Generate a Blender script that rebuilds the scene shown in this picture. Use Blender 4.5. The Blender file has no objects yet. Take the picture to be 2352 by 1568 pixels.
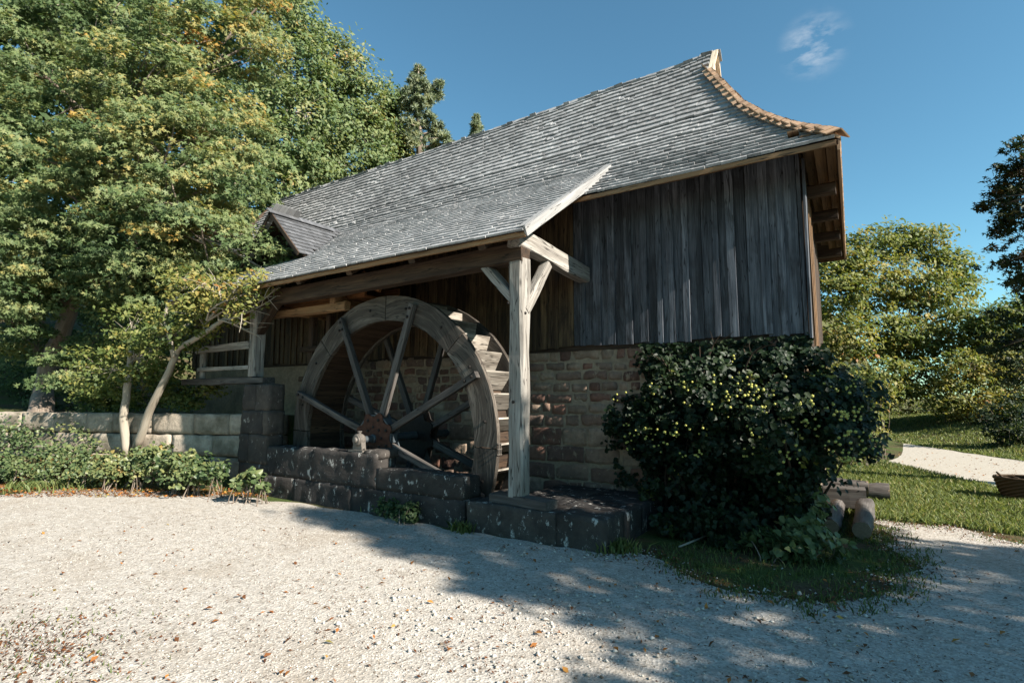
import bpy, math, random
import numpy as np
from mathutils import Vector, Matrix, noise
R = random.Random(11)
NP = np.random.default_rng(11)
rad = math.radians
sc = bpy.context.scene
COL = sc.collection

# ------------------------------------------------------------------ camera, sky, sun, exposure
CAM = Vector((0, 0, 1.6)); YAW = rad(33.81); PITCH = rad(5.897); FPX = 1249.0
cd = bpy.data.cameras.new('camera'); cam = bpy.data.objects.new('camera', cd); COL.objects.link(cam)
cam.location = CAM; cam.rotation_euler = (rad(90) + PITCH, 0, YAW)
cd.sensor_fit = 'HORIZONTAL'; cd.sensor_width = 36; cd.lens = FPX / 2352 * 36
cd.clip_start = .05; cd.clip_end = 2000
sc.camera = cam

SUN_EL, SUN_AZ = rad(31), rad(3)         # the sun stands almost exactly along the wall
SUN = Vector((math.cos(SUN_EL) * math.cos(SUN_AZ), -math.cos(SUN_EL) * math.sin(SUN_AZ), math.sin(SUN_EL)))
world = bpy.data.worlds.new('World'); sc.world = world; world.use_nodes = True
nt = world.node_tree; nt.nodes.clear()
wo = nt.nodes.new('ShaderNodeOutputWorld'); bg = nt.nodes.new('ShaderNodeBackground'); sk = nt.nodes.new('ShaderNodeTexSky')
sk.sky_type = 'NISHITA'; sk.sun_disc = False; sk.sun_elevation = SUN_EL; sk.sun_rotation = rad(90) + SUN_AZ
sk.altitude = 400; sk.air_density = 1.0; sk.dust_density = .2; sk.ozone_density = 1.5
bg.inputs['Strength'].default_value = .058
# a thin wisp of cloud high over the roof end
tc = nt.nodes.new('ShaderNodeTexCoord')
wd = Vector((-.0758, 1.3605, .8037)).normalized()
sub = nt.nodes.new('ShaderNodeVectorMath'); sub.operation = 'SUBTRACT'; nt.links.new(tc.outputs['Generated'], sub.inputs[0]); sub.inputs[1].default_value = wd
ln = nt.nodes.new('ShaderNodeVectorMath'); ln.operation = 'LENGTH'; nt.links.new(sub.outputs[0], ln.inputs[0])
fall = nt.nodes.new('ShaderNodeMapRange'); fall.interpolation_type = 'SMOOTHSTEP'; nt.links.new(ln.outputs['Value'], fall.inputs[0])
fall.inputs[1].default_value = .005; fall.inputs[2].default_value = .055; fall.inputs[3].default_value = 1; fall.inputs[4].default_value = 0
nz = nt.nodes.new('ShaderNodeTexNoise'); nz.inputs['Scale'].default_value = 34; nz.inputs['Detail'].default_value = 7; nz.inputs['Roughness'].default_value = .6; nz.inputs['Distortion'].default_value = .15
mpn = nt.nodes.new('ShaderNodeMapping'); mpn.inputs['Rotation'].default_value = (.3, .9, .2); mpn.inputs['Scale'].default_value = (.55, 1, 1.3); nt.links.new(tc.outputs['Generated'], mpn.inputs['Vector']); nt.links.new(mpn.outputs[0], nz.inputs['Vector'])
nr = nt.nodes.new('ShaderNodeMapRange'); nt.links.new(nz.outputs['Fac'], nr.inputs[0]); nr.inputs[1].default_value = .44; nr.inputs[2].default_value = .95
mu = nt.nodes.new('ShaderNodeMath'); mu.operation = 'MULTIPLY'; nt.links.new(fall.outputs[0], mu.inputs[0]); nt.links.new(nr.outputs[0], mu.inputs[1])
cm = nt.nodes.new('ShaderNodeMixRGB'); nt.links.new(mu.outputs[0], cm.inputs[0]); tn = nt.nodes.new('ShaderNodeMixRGB'); tn.blend_type = 'MULTIPLY'; tn.inputs[0].default_value = 1; tn.inputs[2].default_value = (.72, 1.12, 1.08, 1); nt.links.new(sk.outputs[0], tn.inputs[1]); nt.links.new(tn.outputs[0], cm.inputs[1]); cm.inputs[2].default_value = (6.2, 6.3, 6.4, 1)
nt.links.new(cm.outputs[0], bg.inputs['Color']); nt.links.new(bg.outputs[0], wo.inputs['Surface'])

sl = bpy.data.lights.new('sun', 'SUN'); sl.energy = 5.0; sl.angle = rad(.53); sl.color = (1, .93, .83)
so = bpy.data.objects.new('sun', sl); COL.objects.link(so); so.location = (30, 0, 30)
so.rotation_euler = SUN.to_track_quat('Z', 'Y').to_euler()

vs_ = sc.view_settings; vs_.view_transform = 'Standard'; vs_.look = 'None'; vs_.gamma = 1; vs_.use_curve_mapping = False
vs_.exposure = 1.54
sc.cycles.use_denoising = True; sc.cycles.max_bounces = 5; sc.cycles.diffuse_bounces = 2; sc.cycles.glossy_bounces = 2
sc.cycles.transmission_bounces = 4; sc.cycles.caustics_reflective = False; sc.cycles.caustics_refractive = False

# ------------------------------------------------------------------ helpers
def _ray(px, py):
    r = px - 1176; u = 784 - py
    U = u * math.cos(PITCH) + FPX * math.sin(PITCH); G = FPX * math.cos(PITCH) - u * math.sin(PITCH)
    return Vector((r * math.cos(YAW) - G * math.sin(YAW), r * math.sin(YAW) + G * math.cos(YAW), U)), G
def spot(px, py, depth):                   # sight line and distance -> place in the world
    d, G = _ray(px, py); return CAM + d * (depth / G)
def spotz(px, py, z=0.):
    d, G = _ray(px, py); return CAM + d * ((z - CAM.z) / d.z)
def spoty(px, py, y):
    d, G = _ray(px, py); return CAM + d * (y / d.y)

def V(*a): return Vector(a)
def sstep(a, b, x):
    t = min(1, max(0, (x - a) / (b - a))); return t * t * (3 - 2 * t)

class MB:
    def __init__(s): s.v = []; s.f = []; s.t = []; s.g = []
    def add(s, vs, fs, tint=.5, gv=None):
        o = len(s.v); s.v += [tuple(p) for p in vs]; s.f += [tuple(i + o for i in q) for q in fs]
        s.t += [tint] * len(fs); s.g += [tuple(p) for p in (gv if gv is not None else vs)]
    def build(s, name, mat, parent=None, smooth=False, kind=None):
        me = bpy.data.meshes.new(name); me.from_pydata(s.v, [], s.f)
        a = me.attributes.new('tint', 'FLOAT', 'FACE'); a.data.foreach_set('value', s.t)
        g = me.attributes.new('gv', 'FLOAT_VECTOR', 'POINT'); g.data.foreach_set('vector', np.array(s.g, 'f').ravel())
        if smooth: me.polygons.foreach_set('use_smooth', [True] * len(s.f))
        me.update(); me.materials.append(mat)
        return link(name, me, parent, kind)

def link(name, me, parent=None, kind=None):
    o = bpy.data.objects.new(name, me); COL.objects.link(o)
    if parent: o.parent = parent
    if kind: o['kind'] = kind
    return o
def tag(o, label, cat, group=None):
    o['label'] = label; o['category'] = cat
    if group: o['group'] = group
    return o
def thing(name, label, cat, group=None):
    return tag(link(name, None), label, cat, group)

BOXF = [(0, 1, 2, 3), (7, 6, 5, 4), (0, 4, 5, 1), (1, 5, 6, 2), (2, 6, 7, 3), (3, 7, 4, 0)]
def plank(mb, c, L, W, T, l, w, t, tint=None, taper=1., skew=0.):
    """board of length l along L, width w along W, thickness t along T"""
    c = Vector(c); off = V(R.uniform(0, 50), R.uniform(0, 50), R.uniform(0, 50)); vs = []; gv = []
    for sl_ in (-1, 1):
        for a, b in ((-1, -1), (1, -1), (1, 1), (-1, 1)):
            k = taper if sl_ > 0 else 1
            vs.append(c + L * (sl_ * l / 2 + skew * a * w) + W * (a * w / 2) + T * (b * t / 2 * k)); gv.append(off + V(sl_ * l / 2, a * w / 2, b * t / 2))
    mb.add(vs, [(3, 2, 1, 0), (4, 5, 6, 7), (0, 1, 5, 4), (1, 2, 6, 5), (2, 3, 7, 6), (3, 0, 4, 7)], R.random() if tint is None else tint, gv)

def timber(mb, p0, p1, w, h, up=V(0, 0, 1), seg=6, wob=.008, ch=.12, tint=None, mid=None):
    """old hewn beam: chamfered section, slightly crooked"""
    p0 = Vector(p0); p1 = Vector(p1); d = p1 - p0; ln_ = d.length; d.normalize()
    W = d.cross(up).normalized(); H = W.cross(d).normalized(); c = min(w, h) * ch
    off = V(R.uniform(0, 50), R.uniform(0, 50), R.uniform(0, 50)); vs = []; gv = []; fs = []
    sec = [(-w/2 + c, -h/2), (w/2 - c, -h/2), (w/2, -h/2 + c), (w/2, h/2 - c), (w/2 - c, h/2), (-w/2 + c, h/2), (-w/2, h/2 - c), (-w/2, -h/2 + c)]
    for i in range(seg + 1):
        k = i / seg; b = p0.lerp(p1, k)
        if mid: b = b + Vector(mid) * (4 * k * (1 - k))
        for j, (a, e) in enumerate(sec):
            n1 = noise.noise(V(k * ln_ * 1.5, j * .7, off.x)) * wob * 2; n2 = noise.noise(V(k * ln_ * 1.5 + 9, j * .7, off.y)) * wob * 2
            vs.append(b + W * (a + n1) + H * (e + n2)); gv.append(off + V(k * ln_, a, e))
    for i in range(seg):
        for j in range(8):
            fs.append((i*8 + j, i*8 + (j+1) % 8, (i+1)*8 + (j+1) % 8, (i+1)*8 + j))
    fs.append(tuple(range(7, -1, -1))); fs.append(tuple(seg*8 + j for j in range(8)))
    mb.add(vs, fs, R.random() if tint is None else tint, gv)

def tube(mb, pts, rads, sides=6, tint=.5, wob=0., caps=True):
    vs = []; gv = []; fs = []; n = len(pts); pts = [Vector(p) for p in pts]; L = 0; off = R.uniform(0, 40)
    ref = V(.31, .77, .2)
    for i, p in enumerate(pts):
        d = (pts[min(i+1, n-1)] - pts[max(i-1, 0)]).normalized(); a = d.cross(ref).normalized(); b = d.cross(a)
        if i: L += (p - pts[i-1]).length
        for j in range(sides):
            th = 2 * math.pi * j / sides; r = rads[i] * (1 + wob * noise.noise(V(L * 3, math.cos(th) * 1.5, math.sin(th) * 1.5 + off)))
            vs.append(p + (a * math.cos(th) + b * math.sin(th)) * r); gv.append((L + off, r * math.cos(th), r * math.sin(th)))
    for i in range(n - 1):
        for j in range(sides):
            fs.append((i*sides + j, i*sides + (j+1) % sides, (i+1)*sides + (j+1) % sides, (i+1)*sides + j))
    if caps: fs.append(tuple(range(sides - 1, -1, -1))); fs.append(tuple((n-1)*sides + j for j in range(sides)))
    mb.add(vs, fs, tint, gv)

def lathe(mb, c, axis, prof, sides=20, tint=.5):
    """prof: (distance along axis, radius)"""
    tube(mb, [Vector(c) + axis * a for a, r in prof], [r for a, r in prof], sides, tint)

def rough_block(mb, c, dims, rz=0., res=.08, amp=.012, rnd=.03, tint=None, freq=5., seed=None):
    """weathered stone: rounded, subdivided, displaced box"""
    c = Vector(c); seed = R.uniform(0, 90) if seed is None else seed
    n = [max(1, min(24, int(round(d / res)))) for d in dims]; idx = {}; vs = []; gv = []; fs = []
    M = Matrix.Rotation(rz, 3, 'Z'); r = min(rnd, min(dims) * .45)
    def vid(i, j, k):
        key = (i, j, k)
        if key not in idx:
            p = V(dims[0] * (i / n[0] - .5), dims[1] * (j / n[1] - .5), dims[2] * (k / n[2] - .5))
            q = V(*[max(-(dims[a]/2 - r), min(dims[a]/2 - r, p[a])) for a in range(3)]); e = p - q
            nn = e.normalized() if e.length > 1e-6 else V(0, 0, 1); p = q + nn * r
            w = p * freq + V(seed, seed * 1.7, 0)
            p = p + nn * (noise.noise(w) * amp * 1.6 + noise.noise(w * 2.7) * amp * .8)
            p = c + M @ p; idx[key] = len(vs); vs.append(p); gv.append(p + V(seed, 0, 0))
        return idx[key]
    X, Y, Z = n
    for i in range(X):
        for j in range(Y):
            fs.append((vid(i, j, 0), vid(i, j+1, 0), vid(i+1, j+1, 0), vid(i+1, j, 0))); fs.append((vid(i, j, Z), vid(i+1, j, Z), vid(i+1, j+1, Z), vid(i, j+1, Z)))
    for i in range(X):
        for k in range(Z):
            fs.append((vid(i, 0, k), vid(i+1, 0, k), vid(i+1, 0, k+1), vid(i, 0, k+1))); fs.append((vid(i, Y, k), vid(i, Y, k+1), vid(i+1, Y, k+1), vid(i+1, Y, k)))
    for j in range(Y):
        for k in range(Z):
            fs.append((vid(0, j, k), vid(0, j, k+1), vid(0, j+1, k+1), vid(0, j+1, k))); fs.append((vid(X, j, k), vid(X, j+1, k), vid(X, j+1, k+1), vid(X, j, k+1)))
    mb.add(vs, fs, R.random() if tint is None else tint, gv)

def np_mesh(name, vert, face, mat, parent=None, kind=None, tint=None, smooth=False):
    """vert (n,3), face (m,k) with constant k, tint per face"""
    me = bpy.data.meshes.new(name); vert = np.ascontiguousarray(vert, 'f'); m, k = face.shape
    me.vertices.add(len(vert)); me.vertices.foreach_set('co', vert.ravel())
    me.loops.add(m * k); me.loops.foreach_set('vertex_index', face.astype('i').ravel())
    me.polygons.add(m); me.polygons.foreach_set('loop_start', np.arange(0, m * k, k, dtype='i')); me.polygons.foreach_set('loop_total', np.full(m, k, 'i'))
    if tint is not None:
        a = me.attributes.new('tint', 'FLOAT', 'FACE'); a.data.foreach_set('value', np.ascontiguousarray(tint, 'f'))
    me.update(calc_edges=True); me.materials.append(mat)
    return link(name, me, parent, kind)

# ------------------------------------------------------------------ materials
class NT:
    def __init__(s, name):
        s.m = bpy.data.materials.new(name); s.m.use_nodes = True; s.t = s.m.node_tree; s.t.nodes.clear()
        s.out = s.t.nodes.new('ShaderNodeOutputMaterial')
    def n(s, typ, ins=None, **kw):
        nd = s.t.nodes.new(typ)
        for k, v in kw.items(): setattr(nd, k, v)
        for k, v in (ins or {}).items():
            i = nd.inputs[k]
            if isinstance(v, bpy.types.NodeSocket): s.t.links.new(v, i)
            else: i.default_value = v
        return nd
    def ramp(s, fac, stops):
        nd = s.t.nodes.new('ShaderNodeValToRGB'); s.t.links.new(fac, nd.inputs[0]); e = nd.color_ramp.elements
        while len(e) < len(stops): e.new(.5)
        for i, (p, c) in enumerate(stops): e[i].position = p; e[i].color = (*c, 1) if len(c) == 3 else c
        return nd.outputs[0]
    def math(s, op, a, b=0., c=None):
        ins = {0: a, 1: b}
        if c is not None: ins[2] = c
        return s.n('ShaderNodeMath', ins, operation=op).outputs[0]
    def mix(s, fac, a, b, blend='MIX'):
        return s.n('ShaderNodeMixRGB', {0: fac, 1: a, 2: b}, blend_type=blend).outputs[0]
    def noise(s, vec, scale, detail=4, rough=.6, dist=0.):
        return s.n('ShaderNodeTexNoise', {'Vector': vec, 'Scale': scale, 'Detail': detail, 'Roughness': rough, 'Distortion': dist}).outputs['Fac']
    def attr(s, name, out): return s.n('ShaderNodeAttribute', attribute_name=name).outputs[out]
    def scale(s, vec, sc_): return s.n('ShaderNodeVectorMath', {0: vec, 1: sc_}, operation='MULTIPLY').outputs[0]
    def mr(s, v, a, b, c=0., d=1.): return s.n('ShaderNodeMapRange', {0: v, 1: a, 2: b, 3: c, 4: d}).outputs[0]
    def finish(s, col, rough=.8, bump=None, bstr=.4, bdist=.01, spec=.3, metal=0.):
        p = s.n('ShaderNodeBsdfPrincipled', {'Base Color': col, 'Roughness': rough, 'Metallic': metal, 'Specular IOR Level': spec})
        if bump is not None:
            b = s.n('ShaderNodeBump', {'Height': bump, 'Strength': bstr, 'Distance': bdist}); s.t.links.new(b.outputs[0], p.inputs['Normal'])
        s.t.links.new(p.outputs[0], s.out.inputs[0]); return s.m

def wood(name, dark, mid, light, vary=(.6, 1.25), stain=None, sheen=.75, knots=True):
    t = NT(name); g = t.attr('gv', 'Vector'); ti = t.attr('tint', 'Fac')
    fine = t.noise(t.scale(g, (2.5, 60, 60)), 1, 5, .65); str_ = t.noise(t.scale(g, (.8, 9, 9)), 1, 4, .6, .6)
    f = t.math('ADD', t.math('MULTIPLY', fine, .5), t.math('MULTIPLY', str_, .6))
    c = t.ramp(f, [(.3, dark), (.52, mid), (.78, light)])
    if knots:
        kn = t.n('ShaderNodeTexVoronoi', {'Vector': t.scale(g, (1.6, 5.5, 5.5)), 'Scale': 1.}).outputs['Distance']
        c = t.mix(t.mr(kn, .03, .11, .75, 0.), c, (*[x * .35 for x in dark], 1))
    if knots:
        cr = t.math('ABSOLUTE', t.math('SUBTRACT', t.noise(t.scale(g, (.9, 16, 16)), 1, 2, .5, .3), .5)); c = t.mix(t.mr(cr, .004, .016, .85, 0), c, (*[x * .3 for x in dark], 1))
    if stain:
        big = t.noise(t.scale(g, (.9, 2.5, 2.5)), 1.3, 4, .65, .5); c = t.mix(t.mr(big, .5, .68, 0, .8), c, (*stain, 1))
    k = t.mr(ti, 0, 1, *vary); c = t.mix(1., c, t.n('ShaderNodeCombineXYZ', {0: k, 1: k, 2: k}).outputs[0], 'MULTIPLY')
    return t.finish(c, sheen, fine, .5, .006)

def stone(name, cols, spots=(.55, .53, .48), spot_amt=.5, dark=(.02, .018, .016), stain=.5, vary=(.7, 1.2), spot_t=.66):
    t = NT(name); g = t.attr('gv', 'Vector'); ti = t.attr('tint', 'Fac')
    n1 = t.noise(g, 2.2, 5, .6); n2 = t.noise(g, 14, 5, .65); n3 = t.noise(g, 60, 3, .6)
    base = t.ramp(ti, [(i / max(1, len(cols) - 1), c) for i, c in enumerate(cols)])
    k = t.mr(n2, .25, .75, *vary); c = t.mix(1., base, t.n('ShaderNodeCombineXYZ', {0: k, 1: k, 2: k}).outputs[0], 'MULTIPLY')
    c = t.mix(t.mr(n1, .42, .65, 0, stain), c, (*dark, 1))
    sp = t.math('MULTIPLY', t.mr(t.noise(t.scale(g, (1, 1, .6)), 9, 6, .75), spot_t, spot_t + .06), spot_amt)
    c = t.mix(sp, c, (*spots, 1))
    h = t.math('ADD', n2, t.math('MULTIPLY', n3, .5))
    return t.finish(c, .9, h, .7, .02, .2)

def leaf(name, stops, trans=.35, rough=.55, spec=.22):
    t = NT(name); ti = t.attr('tint', 'Fac'); c = t.ramp(ti, stops)
    p = t.n('ShaderNodeBsdfPrincipled', {'Base Color': c, 'Roughness': rough, 'Specular IOR Level': spec})
    tr = t.n('ShaderNodeBsdfTranslucent', {'Color': t.mix(1., c, (1.25, 1.3, .7, 1), 'MULTIPLY')})
    mx = t.n('ShaderNodeMixShader', {0: trans, 1: p.outputs[0], 2: tr.outputs[0]}); t.t.links.new(mx.outputs[0], t.out.inputs[0])
    return t.m

def plain(name, c, rough=.8, metal=0., scale=20, amt=.4, spec=.3):
    t = NT(name); g = t.attr('gv', 'Vector'); n = t.noise(g, scale, 5, .65)
    k = t.mr(n, .25, .75, 1 - amt, 1 + amt); cc = t.mix(1., (*c, 1), t.n('ShaderNodeCombineXYZ', {0: k, 1: k, 2: k}).outputs[0], 'MULTIPLY')
    return t.finish(cc, rough, n, .3, .008, spec, metal)

M = {}
M['silver'] = wood('weathered_grey_boards', (0.0136, 0.0153, 0.0187), (0.0561, 0.06205, 0.0731), (0.1955, 0.204, 0.2278), (.4, 1.25), stain=(0.02125, 0.0204, 0.0221))
M['sheltered'] = wood('sheltered_brown_boards', (0.016, 0.0096, 0.0056), (0.064, 0.04, 0.02), (0.192, 0.132, 0.068), (.35, 1.2), stain=(0.016, 0.0112, 0.008))
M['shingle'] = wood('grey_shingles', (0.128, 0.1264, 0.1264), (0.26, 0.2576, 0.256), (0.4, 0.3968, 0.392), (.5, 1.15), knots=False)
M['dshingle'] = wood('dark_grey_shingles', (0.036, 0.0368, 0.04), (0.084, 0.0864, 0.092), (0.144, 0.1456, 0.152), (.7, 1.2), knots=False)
M['fresh'] = wood('fresh_larch_shingles', (.20, .11, .06), (.36, .225, .135), (.50, .36, .245), (.5, 1.2), knots=False)
M['freshpale'] = wood('pale_fresh_boards', (.40, .28, .17), (.58, .47, .34), (.72, .64, .52), (.8, 1.1))
M['verge'] = wood('pale_weathered_board', (0.1125, 0.1087, 0.105), (0.21, 0.2063, 0.1988), (0.315, 0.3075, 0.2963), (.85, 1.1))
M['oak'] = wood('grey_oak_timber', (0.054, 0.045, 0.0378), (0.18, 0.1638, 0.144), (0.378, 0.36, 0.3285), (.7, 1.15))
M['bucket'] = wood('bucket_oak', (.05, .042, .034), (.24, .21, .175), (.48, .44, .38), (.6, 1.2), stain=(.05, .035, .024))
M['darkoak'] = wood('dark_brown_timber', (0.0112, 0.0072, 0.0048), (0.036, 0.0216, 0.0128), (0.096, 0.06, 0.036), (.6, 1.2))
M['soffit'] = wood('brown_soffit_boards', (0.072, 0.04, 0.0192), (0.176, 0.1, 0.048), (0.288, 0.176, 0.088), (.6, 1.2))
M['orange'] = wood('orange_flume_boards', (0.056, 0.0224, 0.008), (0.184, 0.076, 0.0256), (0.32, 0.168, 0.072), (.7, 1.2))
M['wheel'] = wood('wheel_rim_oak', (0.0112, 0.0088, 0.0064), (0.0544, 0.0448, 0.036), (0.176, 0.1536, 0.128), (.7, 1.2), stain=(0.028, 0.0216, 0.016))
M['spoke'] = wood('dark_spoke_oak', (0.015, 0.01275, 0.012), (0.05625, 0.0495, 0.045), (0.135, 0.1237, 0.1125), (.7, 1.2))
M['masonry'] = stone('sandstone_rubble', [(.10, .055, .042), (.24, .125, .088), (.085, .058, .05), (.33, .235, .165), (.15, .08, .06), (.36, .275, .20), (.20, .13, .095)], (.34, .265, .185), .6, (.05, .038, .034), .5, spot_t=.57)
M['mortar'] = stone('lime_mortar', [(0.2815, 0.2194, 0.1532), (0.2815, 0.2194, 0.1532)], (0.3478, 0.2815, 0.207), .3, (0.1076, 0.0828, 0.0621), .55)
M['race'] = stone('dark_lichened_stone', [(.042, .038, .034), (.058, .048, .041), (.034, .032, .031), (.066, .056, .048)], (.40, .39, .36), .85, (.012, .011, .011), .7, spot_t=.575)
M['pale'] = stone('pale_limestone', [(.33, .275, .215), (.39, .335, .27), (.29, .24, .185)], (.45, .41, .35), .4, (.085, .075, .05), .8)
M['pier'] = stone('grey_pier_stone', [(.062, .053, .045), (.045, .04, .037), (.08, .068, .057)], (.34, .32, .29), .7, (.02, .018, .017), .7, spot_t=.60)
M['rust'] = plain('rusted_iron', (.062, .026, .016), .85, .2, 14, .65)
M['blackiron'] = plain('dark_iron', (.022, .019, .017), .6, .5, 20, .35)
M['iron'] = plain('painted_iron', (.07, .085, .095), .55, .5, 20, .35)
M['bearing'] = plain('grey_bearing_paint', (.11, .097, .084), .6, .15, 30, .35)
M['bark'] = wood('maple_bark', (.06, .045, .033), (.17, .13, .10), (.33, .275, .225), (.7, 1.2), knots=False)
M['paleb'] = wood('pale_bark', (0.144, 0.1188, 0.0864), (0.2736, 0.2376, 0.1872), (0.396, 0.36, 0.3024), (.8, 1.1), knots=False)
M['logbark'] = wood('log_bark', (0.0195, 0.0156, 0.013), (0.065, 0.05525, 0.04875), (0.156, 0.143, 0.13), (.8, 1.1), knots=False)
M['logend'] = plain('sawn_log_end', (.17, .125, .085), .85, 0, 40, .3)
M['wicker'] = wood('wicker', (0.018, 0.0102, 0.0054), (0.06, 0.036, 0.018), (0.12, 0.078, 0.042), (.6, 1.2), knots=False)
M['pit'] = plain('pit_stone', (.05, .045, .04), .9, 0, 6, .5)
GREEN = [(0, (0.0234, 0.0429, 0.0156)), (.3, (0.0858, 0.1287, 0.0507)), (.55, (0.1716, 0.2028, 0.0858)), (.75, (0.2808, 0.234, 0.078)), (.9, (0.3276, 0.195, 0.0468)), (1, (0.2652, 0.1092, 0.0234))]
M['maple'] = leaf('maple_leaves', GREEN)
M['ash'] = leaf('ash_leaves', [(0, (0.0369, 0.0697, 0.0287)), (.35, (0.0984, 0.1435, 0.0615)), (.65, (0.1722, 0.205, 0.0861)), (.85, (0.2378, 0.2255, 0.0984)), (1, (0.2952, 0.164, 0.0574))])
M['pine'] = leaf('pine_needles', [(0, (0.0765, 0.102, 0.068)), (.5, (0.187, 0.221, 0.1445)), (1, (0.306, 0.306, 0.17))], .25, .6, .2)
M['hazel'] = leaf('hazel_leaves', [(0, (0.037, 0.0629, 0.0185)), (.35, (0.1036, 0.1332, 0.037)), (.6, (0.185, 0.185, 0.0518)), (.85, (0.2664, 0.2072, 0.0555)), (1, (0.2368, 0.111, 0.037))])
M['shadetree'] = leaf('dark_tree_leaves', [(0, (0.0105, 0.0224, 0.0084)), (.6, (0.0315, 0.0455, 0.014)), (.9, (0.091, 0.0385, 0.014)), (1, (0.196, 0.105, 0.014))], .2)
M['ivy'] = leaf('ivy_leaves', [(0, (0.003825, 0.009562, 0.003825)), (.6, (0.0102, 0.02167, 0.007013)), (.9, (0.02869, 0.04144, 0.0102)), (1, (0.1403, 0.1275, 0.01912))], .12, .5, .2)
M['bramble'] = leaf('bramble_leaves', [(0, (0.02125, 0.0425, 0.0153)), (.3, (0.051, 0.08075, 0.0323)), (.55, (0.1105, 0.1403, 0.0578)), (.8, (0.187, 0.187, 0.07225)), (1, (0.2805, 0.17, 0.051))], .25, .4)
M['umbel'] = plain('ivy_flower_heads', (.31, .30, .075), .8, 0, 50, .3)
M['grass'] = leaf('grass_blades', [(0, (0.03825, 0.0595, 0.0153)), (.5, (0.1105, 0.1445, 0.04675)), (.8, (0.1955, 0.204, 0.068)), (1, (0.323, 0.2635, 0.1275))], .3, .5)
M['litter'] = leaf('fallen_leaf', [(0, (.07, .03, .015)), (.4, (.20, .08, .03)), (.7, (.38, .15, .035)), (.9, (.4, .26, .06)), (1, (.12, .16, .04))], .2, .6)

def ground_mat(name, kind):
    t = NT(name); g = t.n('ShaderNodeNewGeometry').outputs['Position']
    if kind == 'gravel':
        n1 = t.noise(g, .8, 4, .6); n2 = t.noise(g, 9, 6, .7)
        vo = t.n('ShaderNodeTexVoronoi', {'Vector': g, 'Scale': 55., 'Randomness': 1.})
        vd = t.n('ShaderNodeTexVoronoi', {'Vector': g, 'Scale': 24., 'Randomness': 1.}).outputs['Distance']
        c = t.ramp(n2, [(.25, (0.272, 0.236, 0.192)), (.5, (0.392, 0.36, 0.316)), (.75, (0.464, 0.436, 0.396))])
        vb = t.n('ShaderNodeSeparateColor', {0: vo.outputs['Color']}).outputs[0]; vk = t.mr(vb, 0, 1, .72, 1.12); c = t.mix(1., c, t.n('ShaderNodeCombineXYZ', {0: vk, 1: vk, 2: vk}).outputs[0], 'MULTIPLY')
        c = t.mix(t.mr(n1, .5, .72, 0, .55), c, (.26, .215, .165, 1))
        sp = t.mr(t.noise(g, 38, 3, .6), .60, .66)
        c = t.mix(t.math('MULTIPLY', sp, .8), c, (.13, .10, .07, 1))
        h = t.math('ADD', vo.outputs['Distance'], t.math('MULTIPLY', n2, .6))
        return t.finish(c, .95, h, .4, .012, .1)
    n1 = t.noise(g, 1.3, 5, .65); n2 = t.noise(g, 22, 5, .7)
    if kind == 'path':
        c = t.ramp(n2, [(.3, (0.2964, 0.2574, 0.2106)), (.6, (0.39, 0.3588, 0.3042)), (.8, (0.4446, 0.4212, 0.3666))]); return t.finish(c, .95, n2, .5, .02, .1)
    c = t.mix(t.mr(n1, .4, .6), t.ramp(n2, [(.3, (.03, .045, .012)), (.6, (.065, .09, .025)), (.8, (.11, .12, .04))]), t.ramp(n2, [(.3, (.045, .032, .02)), (.6, (.10, .07, .042)), (.8, (.17, .12, .07))]))
    return t.finish(c, .95, n2, .6, .03, .1)
M['gravel'] = ground_mat('gravel', 'gravel'); M['path'] = ground_mat('path_gravel', 'path'); M['soil'] = ground_mat('soil_and_turf', 'soil')
def pebble_mat():
    t = NT('limestone_pebbles'); ti = t.attr('tint', 'Fac')
    c = t.ramp(ti, [(0, (0.072, 0.052, 0.036)), (.15, (0.232, 0.196, 0.156)), (.5, (0.368, 0.34, 0.296)), (1, (0.504, 0.48, 0.44))]); return t.finish(c, .9, spec=.1)
M['pebble'] = pebble_mat()

# ------------------------------------------------------------------ terrain
def wall_line(x): return 5.95 + .363 * (x + 9.25)          # the retaining wall runs off to the left
def terrain(x, y):
    z = .42 * sstep(-9.4, -11.2, x) * sstep(1.0, .15, wall_line(x) - y)
    if x < -9.0:
        up = sstep(wall_line(x) + .12, wall_line(x) + .45, y) * sstep(-9.0, -9.5, x); z = z * (1 - up) + 1.22 * up
        z += up * .26 * max(0, -x - 17) ** 1.0 * sstep(-17, -26, x)
    z += .22 * max(0, y - 13.5) * sstep(1, -9, x) * sstep(13, 20, y)
    z += (.95 + .3 * noise.noise(V(x * .25, y * .25, 2))) * sstep(0, 6, .908 * x + .419 * y - 10.7) * sstep(14, 17, y)
    return min(z, 16 + .02 * z) + (.05 * noise.noise(V(x * .3, y * .3, 3)) if (x < -12 or (y > 12 and x < -5)) else 0)
def coords(lo, hi, a, b, step, extra):
    c = list(np.arange(a, b + 1e-6, step)); s = step; x = a
    while x > lo: s *= 1.25; x -= s; c.append(x)
    s = step; x = b
    while x < hi: s *= 1.25; x += s; c.append(x)
    return sorted(set([round(v, 4) for v in c if all(abs(v - e) > .04 for e in extra)] + extra))
PIT = (-8.45, -4.0, 5.76, 7.42)
xs = coords(-300, 300, -20, 6, .25, [PIT[0], PIT[1]]); ys = coords(-200, 400, 0, 16, .2, [PIT[2], PIT[3]])
mb = MB(); vs = [(x, y, terrain(x, y)) for x in xs for y in ys]; ny = len(ys); fs = []
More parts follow.
